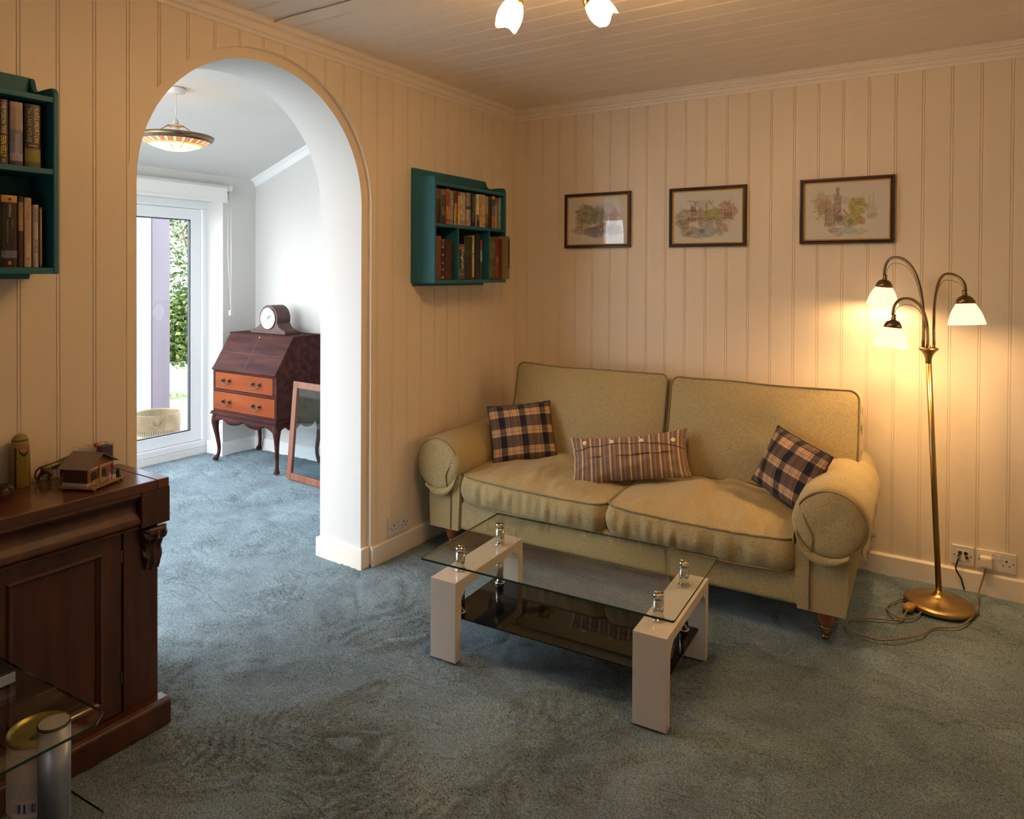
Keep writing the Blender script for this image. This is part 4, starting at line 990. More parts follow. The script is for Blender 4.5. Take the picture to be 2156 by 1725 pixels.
# ------------------------------------------------------------------ wall shelves and books
def wall_shelf(label, y1, z0):
    t = thing('wall_shelf', label, 'shelf', (0, y1, z0), 0, 'teal wall shelves'); Wd = .652; th = .015
    prof = [(0.001, 0), (.157, 0), (.157, .515)]
    prof += [(.157 - .022 + .022 * math.cos(R(a)), .518 + .022 * math.sin(R(a))) for a in range(0, 91, 18)]
    prof += [(.10, .541), (.055, .540), (.038, .544), (.026, .555), (.019, .572), (.013, .585), (.006, .588), (.001, .588)]
    for ya, yb in ((-th, 0), (-Wd, -Wd + th)):
        mb = MB(); mb.prism(prof, ya, yb, 'y'); mb.build('side_panel', teal, t, bevel=.003, seg=2)
    mb = MB(); mb.box((.0012, -Wd + th, -.016), (.010, -th, .588)); mb.build('back_panel', teal, t, bevel=.001)
    for a, b in ((0, .018), (.287, .303), (.495, .511)):
        mb = MB(); mb.box((.010, -Wd + th, a), (.156, -th, b)); mb.build('shelf_board', teal, t, bevel=.0015)
    for yy in (-.165, -.452):
        mb = MB(); mb.box((.010, yy - .006, .018), (.154, yy + .006, .287)); mb.build('divider', teal, t, bevel=.001)
    return t
wall_shelf('teal wooden wall shelf of books right of the arch, above the sofa arm', -.3365, 1.345)
wall_shelf('teal wooden wall shelf of books left of the arch, cut off at left edge', -2.724, 1.390)
paper_m = mat('page_block', (.62, .52, .36), .85)
def lit(c, k): return tuple(min(1, v * k) for v in c)
def book(label, y0, y1, z0, h, depth, xf, bands, group, cover=None, lean=0.0, seed=0, noise_a=.12, texts=()):
    """upright book, spine to +x. bands: (from, colour) top to bottom"""
    yc, w = (y0 + y1) / 2, (y1 - y0) - .0012
    t = thing('book', label, 'book', (xf - depth / 2, yc, z0), 0, group)
    if lean: t.rotation_euler = (0, lean, 0)
    cv = cover or bands[0][1]; X = depth / 2
    mb = MB(); sp = [(X - .004, -w / 2), (X - .001, -w / 2 + w * .12), (X, -w * .2), (X, w * .2), (X - .001, w / 2 - w * .12), (X - .004, w / 2)]
    tk = .0012; poly = [(-X, -w / 2)] + sp + [(-X, w / 2), (-X, w / 2 - tk), (X - .005, w / 2 - tk), (X - .005, -w / 2 + tk), (-X, -w / 2 + tk)]
    A = [mb.v(x, y, .0006) for x, y in poly]; B = [mb.v(x, y, h) for x, y in poly]; n = len(poly); fa, fb = mb._f(A[::-1]), mb._f(B)
    for i in range(n): mb._f([A[i], A[(i + 1) % n], B[(i + 1) % n], B[i]])
    bmesh.ops.triangulate(mb.bm, faces=[fa, fb]); mb.build('cover', flat(cv, .5), t)
    mb = MB(); mb.box((-X + .002, -w / 2 + tk + .0002, .003), (X - .006, w / 2 - tk - .0002, h - .003)); mb.build('pages', paper_m, t)
    nz_, ny_ = 60, 9; pts, cols = [], []
    for i in range(nz_):
        v = i / (nz_ - 1); row = []
        c = bands[0][1]
        for p, cc in bands:
            if 1 - v >= p: c = cc
        for j in range(ny_):
            u = j / (ny_ - 1); y = (-.5 + u) * w
            x = X + .0004 - (.0032 * abs(2 * u - 1) ** 3)
            row.append((x, y, .001 + v * (h - .002)))
            k = 1 + noise_a * 2 * (noise.noise(Vector((u * 3 + seed, v * 9, seed * 1.7))))
            cols.append([max(0, q * k) for q in c])
        pts.append(row)
    painted('spine', pts, cols, col_attr_g, t)
    for tx, tc, v0, v1, hh, off in texts:      # v from top, 0..1
        L_ = (v1 - v0) * h; zc = h - (v0 + v1) / 2 * h
        M = Matrix(((0, 0, 1, X + .0009), (0, 1, 0, off * w), (-1, 0, 0, zc), (0, 0, 0, 1)))
        text(tx, L_, hh * w, M, flat(tc, .5), t, 'title_lettering')
    return t
CRM, BLK, IV = (.62, .52, .36), (.02, .018, .018), (.70, .60, .45)
G1 = 'paperbacks on the upper shelf right of the arch'
top_row = [
 ('thick plum and black paperback first on the upper shelf', -.961, -.909, [(0, (.16, .06, .06)), (.3, (.05, .015, .02))], [('DARK WATERS', (.5, .4, .35), .38, .85, .2, .2)][:0]),
 ('dark green banded paperback second from the left on the upper shelf', -.907, -.869, [(0, (.22, .2, .1)), (.16, (.06, .08, .055)), (.5, (.14, .16, .06)), (.76, (.04, .04, .04))], []),
 ('red and orange banded paperback on the upper shelf', -.865, -.837, [(0, (.45, .14, .07)), (.1, (.28, .06, .035)), (.5, (.58, .17, .08)), (.85, (.2, .05, .03)), (.93, (.5, .14, .07))], []),
 ('pale sage paperback with a dark line, between the red and the maroon one', -.835, -.800, [(0, (.24, .26, .15)), (.24, (.10, .12, .09)), (.26, (.28, .31, .21)), (.85, (.16, .24, .24)), (.95, (.4, .38, .25))], []),
 ('maroon and yellow paperback lettered ANITA SHREVE'.replace(' ANITA SHREVE', ' in brown at its foot'), -.798, -.771, [(0, (.16, .03, .02)), (.36, (.45, .22, .06)), (.55, (.60, .40, .10))], [('ANITA SHREVE', (.12, .04, .03), .55, .95, .55, 0)]),
 ('narrow tan and yellow paperback touching the maroon one', -.769, -.749, [(0, (.14, .07, .04)), (.12, (.45, .38, .22)), (.6, (.60, .44, .14))], [('APRIL QUEEN', (.14, .07, .04), .3, .85, .4, 0)][:0]),
 ('thick pale paperback with grey blue bands at head and foot', -.747, -.696, [(0, (.28, .30, .28)), (.1, (.44, .37, .22)), (.5, (.50, .40, .30)), (.84, (.26, .25, .27)), (.92, (.45, .34, .14))], []),
 ('lilac grey paperback with a black picture and KENNEDY lettering'.replace(' and KENNEDY lettering', ' on its spine'), -.693, -.651, [(0, (.26, .23, .25)), (.40, (.05, .05, .05)), (.5, (.48, .38, .33))], [('KENNEDY', (.2, .15, .12), .55, .9, .45, .1), ('DOUGLAS', (.2, .13, .2), .08, .36, .3, .15)]),
 ('slim black paperback with green lettering at the head', -.646, -.627, [(0, BLK), (.55, (.03, .03, .02))], [('ALEXANDER', (.25, .3, .05), .08, .5, .5, 0), ('SMITH', (.5, .42, .3), .58, .85, .6, 0)]),
 ('slim blue and black paperback beside the white titled one', -.625, -.603, [(0, (.03, .09, .14)), (.6, (.02, .02, .02))], [('THE COLD MOON', (.3, .35, .35), .05, .55, .45, 0)][:1]),
 ('white headed paperback with bold black letters and a green plant foot', -.598, -.571, [(0, (.70, .60, .45)), (.62, (.18, .20, .07)), (.80, (.03, .025, .02))], [('2ND HAND', BLK, .03, .3, .6, 0), ('LAST BUS', BLK, .36, .62, .5, 0)][:0] + [('LOST BOYS', BLK, .32, .62, .5, 0), ('ROOM', BLK, .03, .26, .7, 0)][:0]),
 ('plain cream paperback, the widest pale spine on the upper shelf', -.566, -.518, [(0, (.52, .36, .20))], []),
 ('tan paperback with a dark landscape foot', -.512, -.479, [(0, (.36, .29, .17)), (.55, (.20, .15, .07)), (.85, (.10, .07, .04))], []),
 ('narrow black and gold edged paperback', -.473, -.449, [(0, (.12, .08, .02)), (.08, BLK)], []),
 ('orange yellow paperback with a blue title panel', -.447, -.420, [(0, (.5, .33, .08)), (.08, (.03, .06, .14)), (.32, (.12, .15, .2)), (.6, (.42, .19, .05))], []),
 ('slim grey mauve paperback with a rust top', -.418, -.389, [(0, (.22, .09, .04)), (.22, (.38, .30, .26))], []),
 ('pale grey green paperback, last on the right of the upper shelf', -.383, -.3525, [(0, (.26, .28, .23))], []),
]
for i, (lb, a, b, bands, tx) in enumerate(top_row):
    book(lb, a, b, 1.648, .178 + .004 * ((i * 7) % 3) / 2 - (.003 if i % 4 == 1 else 0), .118, .134 + .002 * (i % 3), bands, G1, seed=i + 1, texts=tx, noise_a=.25)
G2 = 'hardbacks and reference books on the lower shelf right of the arch'
gold_c = (.45, .30, .10)
low_row = [
 ('rust red cloth hardback standing first in the left bay', -.970, -.902, 1.3635, .222, .130, .134, [(0, (.17, .045, .02))], [], None),
 ('navy hardback with gilt spine bands in the left bay', -.899, -.877, 1.3635, .206, .126, .134, [(0, gold_c), (.03, (.10, .08, .06)), (.18, gold_c), (.215, (.02, .02, .05)), (.37, gold_c), (.405, (.02, .02, .05)), (.56, gold_c), (.595, (.02, .02, .05)), (.74, gold_c), (.775, (.02, .02, .05)), (.93, gold_c), (.97, (.02, .02, .05))], [], (.02, .02, .05)),
 ('dark maroon hardback with faint gilt title in the left bay', -.875, -.806, 1.3635, .206, .126, .136, [(0, (.06, .018, .012))], [('WORKS', gold_c, .14, .17, 0.05, 0)][:0], None),
 ('small black and red dictionary in the middle bay', -.781, -.753, 1.3635, .186, .110, .132, [(0, BLK), (.02, (.35, .03, .03)), (.2, BLK), (.28, (.35, .03, .03)), (.36, BLK)], [], None),
 ('black patterned dictionary with large white English lettering', -.750, -.703, 1.3635, .188, .115, .134, [(0, (.08, .08, .09)), (.08, (.45, .12, .12)), (.14, (.03, .03, .03)), (.70, (.08, .10, .13)), (.82, (.35, .18, .14)), (.88, (.08, .10, .14))], [('English', (.85, .80, .72), .16, .70, .62, 0)], None),
 ('black hardback with a green title panel in the middle bay', -.700, -.626, 1.3635, .228, .130, .128, [(0, BLK), (.05, (.03, .05, .02)), (.46, BLK)], [], None),
 ('tall cream book behind black lettering in the middle bay', -.6245, -.604, 1.3635, .240, .132, .128, [(0, (.48, .36, .16)), (.42, BLK), (.44, (.48, .36, .16)), (.96, BLK)], [], None),
 ('tall dark green hardback in the middle bay', -.602, -.558, 1.3635, .248, .136, .134, [(0, (.012, .025, .02))], [], None),
 ('slim yellow, red and white spined book at the end of the middle bay', -.556, -.538, 1.3635, .218, .118, .134, [(0, (.28, .04, .03)), (.26, (.35, .35, .38)), (.55, (.05, .06, .05))], [('FRENCH', (.6, .5, .35), .6, .95, .6, 0)][:0], None),
 ('olive green decorated clothbound book in the right bay', -.498, -.432, 1.3635, .238, .150, .152, [(0, (.10, .085, .02)), (.15, (.14, .12, .03)), (.5, (.09, .075, .02)), (.7, (.15, .13, .035)), (.95, (.10, .03, .02))], [], None),
 ('bright red and gold clothbound book in the right bay', -.430, -.394, 1.3635, .232, .150, .152, [(0, (.20, .02, .015)), (.45, (.28, .12, .04)), (.6, (.22, .07, .02)), (.95, (.15, .02, .02))], [], None),
 ('deep red clothbound book in the right bay', -.392, -.374, 1.3635, .228, .150, .154, [(0, (.12, .012, .01))], [], None),
 ('tall tan book sticking out at the end of the right bay', -.372, -.354, 1.3635, .244, .185, .196, [(0, (.35, .26, .12)), (.06, (.03, .025, .02)), (.75, (.36, .26, .11))], [], (.30, .22, .10)),
]
for i, (lb, a, b, z, h, d, xf, bands, tx, cv) in enumerate(low_row):
    book(lb, a, b, z, h, d, xf, bands, G2, cover=cv, seed=40 + i, texts=tx, noise_a=.3)
G3 = 'paperbacks on the upper shelf left of the arch'; zt = 1.693
SIL = (.70, .62, .50)
def p_(lb, a, b, h, bands, tx, g, z, d=.115, xf=.133, **k): return book(lb, a, b, z, h, d, xf, bands, g, texts=tx, **k)
p_('thick dark brown paperback lettered THE LAKE HOUSE above a green scene', -2.8025, -2.7605, .181, [(0, (.035, .022, .015)), (.70, (.20, .19, .02)), (.90, (.10, .07, .02))], [('KATE MORTON', (.75, .55, .30), .06, .60, .30, .22), ('The LAKE HOUSE', (.38, .36, .28), .06, .60, .26, -.24), ('_', (.8, .35, .1), .645, .655, .6, 0)], G3, zt, seed=71)
p_('lilac and blue paperback lettered DOUGLAS KENNEDY on the left shelf', -2.8395, -2.8065, .180, [(0, (.36, .29, .26)), (.44, (.15, .17, .26)), (.8, (.26, .25, .32)), (.93, (.06, .03, .04))], [('DOUGLAS', (.20, .14, .12), .12, .46, .26, .22), ('KENNEDY', (.20, .14, .12), .10, .44, .26, -.20), ('The Woman in the Fifth', (.50, .48, .52), .50, .82, .34, 0)], G3, zt, seed=72)
p_('dark brown paperback lettered THE POISON TREE in white and yellow', -2.870, -2.843, .181, [(0, (.05, .03, .02))], [('THE POISON TREE', (.62, .52, .38), .04, .52, .42, 0), ('ERIN KELLY', (.72, .66, .08), .56, .88, .48, 0), ('H', (.6, .5, .4), .915, .955, .4, 0)], G3, zt, seed=73)
p_('cream paperback cut off by the left edge of the photo', -2.904, -2.8735, .181, [(0, (.48, .38, .28)), (.55, (.36, .34, .32))], [], G3, zt, seed=74)
G4 = 'cookery and reference paperbacks on the lower shelf left of the arch'; zl = 1.4085
def dot(parent, y, z, ry, rz, m, X):
    mb = MB(); mb.mi = 0; c = mb.v(X, y, z); ring = [mb.v(X, y + ry * math.cos(2 * math.pi * k / 24), z + rz * math.sin(2 * math.pi * k / 24)) for k in range(24)]
    for k in range(24): mb._f([c, ring[k], ring[(k + 1) % 24]])
    return mb.build('emblem', m, parent)
b = p_('wide black paperback with an orange head panel and orange oval emblem', -2.862, -2.8215, .201, [(0, (.50, .28, .09)), (.10, (.022, .018, .018)), (.77, (.16, .17, .22)), (.87, (.022, .018, .018))], [('CRIMINALS', (.5, .42, .34), .12, .30, .16, .02), ('Translated and Edited by John Julius', (.35, .28, .22), .34, .66, .10, -.14), ('Foreword', (.35, .28, .22), .34, .44, .10, .2)], G4, zl, seed=81)
dot(b, 0, .012, .0045, .0055, flat((.62, .14, .06)), .0584); dot(b, 0, .190, .004, .004, flat(BLK), .0584)
b = p_('narrow dark brown paperback with a yellow title block', -2.8195, -2.806, .200, [(0, (.07, .05, .045)), (.07, (.55, .37, .14)), (.48, (.07, .03, .03))], [('FARMHOUSE KITCHEN', (.09, .05, .03), .08, .47, .62, 0)], G4, zl, seed=82)
b = p_('cream paperback lettered SOPHIE GRIGSON on the left shelf'.replace('lettered SOPHIE GRIGSON', 'with thin grey and red spine lettering'), -2.804, -2.7855, .198, [(0, (.52, .40, .26))], [('SOPHIE GRIGSON', (.15, .11, .09), .03, .32, .42, 0), ("SOPHIE'S TABLE", (.38, .14, .09), .35, .62, .36, 0)], G4, zl, seed=83)
dot(b, 0, .025, .0035, .004, flat((.4, .12, .05)), .0584)
p_('off-white paperback lettered WORDS and WORLD in bold black', -2.781, -2.767, .180, [(0, (.50, .43, .42))], [('WORDS', (.03, .025, .03), .05, .27, .62, 0), ('WORLD', (.03, .025, .03), .55, .77, .62, 0)], G4, zl, lean=R(0), seed=84)
p_('slim teal and mustard pamphlet, last at the right of the left shelf', -2.765, -2.7575, .174, [(0, (.04, .13, .16)), (.03, (.40, .25, .07)), (.95, (.04, .13, .16))], [], G4, zl, seed=85, cover=(.03, .15, .19))

# ------------------------------------------------------------------ sideboard and ornaments
def wthing(name, label, cat, loc, group=None):
    t = thing(name, label, cat, loc, 0, group); return t, Matrix.Translation(-Vector(loc))
sb, Q = wthing('sideboard', 'dark mahogany sideboard with carved corbel and panelled doors by the arch', 'sideboard', (.017, -3.0, 0))
mb = MB(); mb.box((.017, -3.55, .731), (.302, -2.5135, .760)); mb.box((.017, -2.5125, .731), (.302, -2.474, .760)); mb.build('top', mahog_top, sb, bevel=.003, seg=3, M=Q)
mb = MB(); mb.box((.017, -3.53, .05), (.262, -2.494, .7305)); mb.build('carcass', mahog, sb, bevel=.002, M=Q)
mb = MB(); mb.box((.0172, -3.55, 0), (.318, -2.478, .068)); mb.prism([(.262, .068), (.318, .068), (.314, .074), (.300, .078), (.262, .078)], -3.55, -2.478, 'y'); mb.build('plinth', mahog, sb, bevel=.002, M=Q)
pf = [(.255, .731), (.296, .731), (.298, .722), (.292, .712), (.280, .704), (.274, .694), (.2745, .682), (.281, .668), (.291, .655), (.296, .644), (.295, .636), (.288, .632), (.287, .630), (.291, .6275), (.291, .623), (.286, .6205), (.255, .620)]
mb = MB(); mb.prism(pf, -3.44, -2.562, 'y'); mb.build('frieze_drawer', mahog, sb, M=Q, autosmooth=40)
for y0 in (-2.560, -3.53):
    mb = MB(); mb.box((.255, y0, .622), (.299, y0 + .090, .731)); mb.build('pilaster_block', mahog, sb, bevel=.002, M=Q)
    mb = MB(); mb.box((.255, y0 - .04, .078), (.272, y0 + .066, .622)); mb.build('pilaster', mahog, sb, bevel=.001, M=Q)
    # corbel: scroll profile swept across the width, leaf ridges cut across
    P = [(.300, .614), (.306, .606), (.309, .594), (.306, .582), (.298, .574), (.290, .566), (.286, .552), (.288, .536), (.290, .520), (.288, .504), (.282, .492), (.276, .484), (.2725, .478)]
    P = [(p.x, p.z) for p in smoothpath([Vector((x, 0, z)) for x, z in P], 4)]
    rows = []
    for i, (x, z) in enumerate(P):
        t_ = i / (len(P) - 1); row = []; wd = .038 * (1 - .35 * t_)
        for k in range(25):
            u = -1 + k / 12; dx = .0045 * math.cos(u * math.pi * 2.5) * (1 - abs(u) ** 4) - .010 * abs(u) ** 4 - .003 * math.sin(t_ * 30 + abs(u) * 5) * abs(u)
            row.append(Vector((max(x + dx, .2725), y0 + .045 + u * wd, z)))
        rows.append(row)
    mb = MB(); mb.grid(rows)
    for r_ in (0, -1): pass
    back = [[Vector((.2725, p.y, p.z)) for p in r_] for r_ in rows]
    for a, b_ in zip(rows, rows[1:]):
        for idx in (0, -1):
            mb._f([mb.v(a[idx]), mb.v(b_[idx]), mb.v(Vector((.2725, b_[idx].y, b_[idx].z))), mb.v(Vector((.2725, a[idx].y, a[idx].z)))])
    mb._f([mb.v(rows[0][0]), mb.v(rows[0][-1]), mb.v(back[0][-1]), mb.v(back[0][0])])
    mb.lathe([(.006, -.026), (.0125, -.024), (.0125, .024), (.006, .026)], (.297, y0 + .045, .604), 24, axis='y')
    mb.build('corbel', mahog, sb, M=Q, autosmooth=45)
for y0, y1 in ((-2.962, -2.607), (-3.37, -2.970)):
    mb = MB(); st = .057
    mb.box((.262, y0, .082), (.2705, y0 + st, .616)); mb.box((.262, y1 - st, .082), (.2705, y1, .616)); mb.box((.262, y0 + st, .082), (.2705, y1 - st, .130)); mb.box((.262, y0 + st, .572), (.2705, y1 - st, .616)); mb.box((.2, y0 + st, .13), (.264, y1 - st, .572))
    d = mb.build('door', mahog, sb, M=Q)
    mo = []; rows = []
    for ins, x in ((-.003, .2703), (-.001, .2750), (.003, .2768), (.007, .2740), (.010, .2705), (.013, .2690), (.0145, .2645)):
        a, b_ = y0 + st + ins, y1 - st - ins; c, e = .130 + ins, .572 - ins
        rows.append([Vector((x, a, c)), Vector((x, b_, c)), Vector((x, b_, e)), Vector((x, a, e))])
    mb = MB(); mb.grid(rows, True, smooth=False); mb.build('panel_moulding', mahog, d, M=Q)
    if y1 > -2.7:
        for z in (.53, .165): m2 = MB(); m2.box((.2700, y1 - .002, z), (.2728, y1 + .0035, z + .035)); lbl(m2.build('hinge', brass_d, d, M=Q), 'brass hinge')
ZT = .7602
# painted bearded figure
t = thing('painted_figurine', 'yellow painted wooden nesting doll of a bearded man on the sideboard', 'figurine', (.036, -2.777, ZT))
pr_d = [(.0235, 0), (.0255, .004), (.0262, .02), (.0265, .04), (.0262, .06), (.0255, .085), (.0245, .105), (.0238, .120), (.0225, .133), (.019, .145), (.013, .153), (.006, .157), (.0005, .158)]
rows, cols = [], []; na, face = 220, R(2)
prs = smoothpath([Vector((r, 0, z)) for r, z in pr_d], 16)
for p in prs:
    row = []
    for k in range(na + 1):
        a = 2 * math.pi * k / na; row.append((p.x * math.cos(a), p.x * math.sin(a), p.z))
        d = (a - face + math.pi) % (2 * math.pi) - math.pi; u, v = d * .026, p.z
        c = np.array([.24, .17, .035]) * (1 + .4 * noise.noise(Vector((u * 200, v * 160, 3))))
        if v < .055: c = c * .7 + np.array([.08, .03, .005])
        if v < .02: c = np.array([.20, .17, .04])
        if v > .118: c = np.array([.28, .20, .05]) * (1 + .6 * math.sin(a * 60) * math.sin(v * 1800))
        if .138 < v < .141: c = np.array([.03, .02, .01])
        if abs(d) > .75 and v < .12 and abs(d) < .95: c = np.array([.035, .015, .012])
        e = (u / .0135) ** 2 + ((v - .112) / .018) ** 2
        if e < 1 and v < .124: c = np.array([.03, .018, .012])
        f = (u / .0115) ** 2 + ((v - .117) / .014) ** 2
        if f < 1 and v < .124 and (v > .107 or abs(u) < .006): c = np.array([.42, .20, .09])
        if .1235 < v < .125 and abs(u) < .014: c = np.array([.03, .02, .01])
        for ex in (-.0052, .0052):
            if ((u - ex) / .0024) ** 2 + ((v - .1165) / .0014) ** 2 < 1: c = np.array([.03, .02, .02])
            if abs(u - ex) < .0034 and abs(v - .1198 + abs(u) * .05) < .0005: c = np.array([.04, .02, .015])
        if abs(u) < .0009 and .1105 < v < .1165: c = np.array([.30, .13, .06])
        if abs(u) < .0035 and abs(v - .1065) < .0010: c = np.array([.38, .06, .03])
        if .0035 > abs(u) and .1082 < v < .1095: c = np.array([.05, .03, .02])
        for bz in (.052, .065, .078):
            if ((u - .001) / .0011) ** 2 + ((v - bz) / .0011) ** 2 < 1: c = np.array([.02, .015, .01])
        if abs(u - .003) < .0004 and .045 < v < .092: c = np.array([.05, .04, .02])
        cols.append(c)
    rows.append(row)
painted('body', rows, cols, col_attr_g, t)
# bronze lion
t = thing('lion_figurine', 'small bronze lion figurine half hidden behind the model chalet', 'figurine', (.036, -2.69, ZT))
def skin(name, chains, m, parent, sub=2):
    me = bpy.data.meshes.new(name); vs, es, rs = [], [], []; idx = {}
    for ch in chains:
        prev = None
        for p, r in ch:
            key = tuple(round(c, 5) for c in p)
            if key not in idx: idx[key] = len(vs); vs.append(p); rs.append(r)
            if prev is not None: es.append((prev, idx[key]))
            prev = idx[key]
    me.from_pydata(vs, es, []); o = bpy.data.objects.new(name, me); COL.objects.link(o)
    sk = o.modifiers.new('skin', 'SKIN')
    for i, r in enumerate(rs): me.skin_vertices[0].data[i].radius = (r, r)
    me.skin_vertices[0].data[0].use_root = True
    sb_ = o.modifiers.new('sub', 'SUBSURF'); sb_.levels = sb_.render_levels = sub
    me.materials.append(m); o.parent = parent
    dg = bpy.context.evaluated_depsgraph_get(); me2 = bpy.data.meshes.new_from_object(o.evaluated_get(dg)); o.modifiers.clear(); o.data = me2
    for f in me2.polygons: f.use_smooth = True
    me2.name = name
    return o
hip, mid_, shd = (0, -.018, .040), (0, .010, .041), (0, .036, .043)
skin('body', [[(hip, .013), (mid_, .0115), (shd, .015), ((0, .052, .054), .013), ((0, .066, .056), .008)],
              [(hip, .013), ((-.008, -.020, .028), .0085), ((-.009, -.032, .016), .005), ((-.009, -.034, .005), .0042), ((-.009, -.026, .0035), .0035)],
              [(hip, .013), ((.008, -.016, .028), .009), ((.010, -.006, .020), .0062), ((.010, -.014, .012), .0045), ((.010, -.010, .004), .0042), ((.010, -.001, .0035), .0038)],
              [(shd, .015), ((.008, .040, .022), .006), ((.009, .044, .004), .0045), ((.009, .052, .0035), .0038)],
              [(shd, .015), ((-.008, .034, .022), .006), ((-.009, .030, .004), .0045), ((-.009, .038, .0035), .0038)],
              [(hip, .013), ((0, -.032, .046), .0035), ((0, -.044, .036), .003), ((0, -.047, .020), .0028), ((0, -.042, .008), .003), ((0, -.034, .004), .0045)]], mat('bronze_patina', (.12, .095, .04), .35, metal=.8), t, 2)
# model chalet
ct = thing('model_chalet', 'miniature wooden chalet with sloping roof near the front of the sideboard', 'ornament', (.188, -2.655, ZT), R(24))
wd_d = flat((.06, .022, .012)); wd_o = flat((.26, .10, .03)); roof_m = mat('grey_model_roof', (.20, .16, .125), .8, bump=(200, .5, .002)); yl = flat((.42, .30, .08))
mb = MB(); mb.box((-.052, -.062, .006), (.062, .072, .011)); 
for x in (-.045, .052):
    for y in (-.055, .060): mb.box((x, y, 0), (x + .008, y + .008, .006))
mb.build('base_board', flat((.30, .16, .07)), ct, bevel=.0008)
mb = MB(); mb.box((-.045, -.050, .011), (.030, .050, .064)); mb.prism([(-.050, .064), (.050, .064), (.0, .094)], -.045, .030, 'x'); mb.build('walls', wd_d, ct)
mb = MB(); mb.box((-.047, -.052, .011), (.032, .052, .020)); mb.build('stone_footing', flat((.45, .43, .45)), ct)
mb = MB(); arch = [(-.048, .020), (-.048, .063), (-.0, .092), (.048, .063), (.048, .020)]
mb.prism(arch, .030, .0325, 'x'); mb.build('gable_front', wd_o, ct)
for yy in (-.024, .016):
    mb = MB(); mb.prism([(yy - .011, .020)] + [(yy - .011 * math.cos(R(a)), .038 + .011 * math.sin(R(a))) for a in range(0, 181, 20)] + [(yy + .011, .020)], .0325, .0335, 'x'); mb.build('arched_doorway', flat((.03, .015, .01)), ct)
mb = MB()
for k in range(12): mb.box((.034, -.046 + k * .008, .058), (.037, -.042 + k * .008, .062))
mb.box((.033, -.050, .055), (.0345, .050, .058)); mb.build('balcony_trim', flat((.6, .55, .45)), ct)
for s_ in (-1, 1):
    mb = MB(); M = Matrix.Translation((0, 0, .0985)) @ Matrix.Rotation(R(-31) * s_, 4, 'X')
    mb.box((-.055, 0 if s_ > 0 else -.072, -.001), (.048, .072 if s_ > 0 else 0, .0015), M); mb.build('roof', roof_m, ct)
mb = MB()
for z in (.016, .022, .028): mb.box((.050, -.052, z), (.0512, -.006, z + .0015))
for y in (-.052, -.040, -.028, -.016, -.006): mb.box((.0495, y, .011), (.0515, y + .002, .032))
mb.build('fence', yl, ct)
mb = MB(); mb.box((.036, -.007, .012), (.040, -.001, .060)); mb.build('post', yl, ct)
mb = MB()
for r, z in ((.010, .012), (.008, .020), (.006, .027)): mb.lathe([(r, z), (.001, z + .012)], (.048, .058, 0), 10)
mb.build('fir_tree', mat('dark_model_fir', (.02, .05, .03), .9), ct)
for i, (yy, c) in enumerate(((.018, (.6, .4, .4)), (.034, (.7, .68, .62)), (.042, (.6, .58, .55)))):
    mb = MB(); mb.box((.045, yy, .011), (.050, yy + .005, .011 + (.022 if i == 0 else .012))); mb.build('tiny_figure', flat(c), ct)
# clear trinket box
t = thing('trinket_box', 'clear plastic trinket box with purple side panel and red bead behind chalet', 'ornament', (.040, -2.560, ZT))
mb = MB(); mb.box((-.020, -.045, 0), (.020, .045, .082)); mb.build('clear_case', glassy('clear_plastic', (.90, .90, .92), 1.5, .05, 1.2), t)
mb = MB(); mb.box((-.017, .010, .002), (.017, .043, .074)); mb.build('purple_card', flat((.09, .05, .14)), t)
mb = MB(); mb.lathe([(.0005, .074), (.005, .077), (.006, .082), (.005, .087), (.0005, .090)], (.006, -.004, 0), 16); lbl(mb.build('bead', flat((.6, .06, .02)), t), 'red bead')
mb = MB()
for k in range(9): mb.lathe([(.0003, 0), (.004, .003), (.0003, .006)], (.003 * math.sin(k * 2), -.034 + k * .0085, .082 + .002 * math.cos(k)), 8)
mb.build('white_flowers', flat((.55, .50, .42)), t)
# glass vase and brown bowl at the frame edge
vg = glassy('blue_grey_glass', (.55, .62, .72), 1.5, .03, 1.6)
mb = MB(); mb.lathe([(.001, .002), (.030, .003), (.033, .02), (.031, .08), (.024, .115), (.020, .13)], n=36, caps=False); o = mb.build('glass_vase', vg, loc=(.060, -2.873, ZT)); tag(o, 'blue grey glass vase left of the nesting doll, cut off by the frame', 'vase')
bg_ = glassy('amber_glass', (.60, .42, .32), 1.5, .08, 1.0)
mb = MB(); mb.lathe([(.001, .002), (.020, .002), (.029, .010), (.033, .024), (.031, .038), (.024, .045), (.020, .047)], n=36, caps=False); o = mb.build('amber_jar', bg_, loc=(.150, -2.872, ZT)); tag(o, 'squat amber glass jar in front of the nesting doll at the left edge', 'jar')

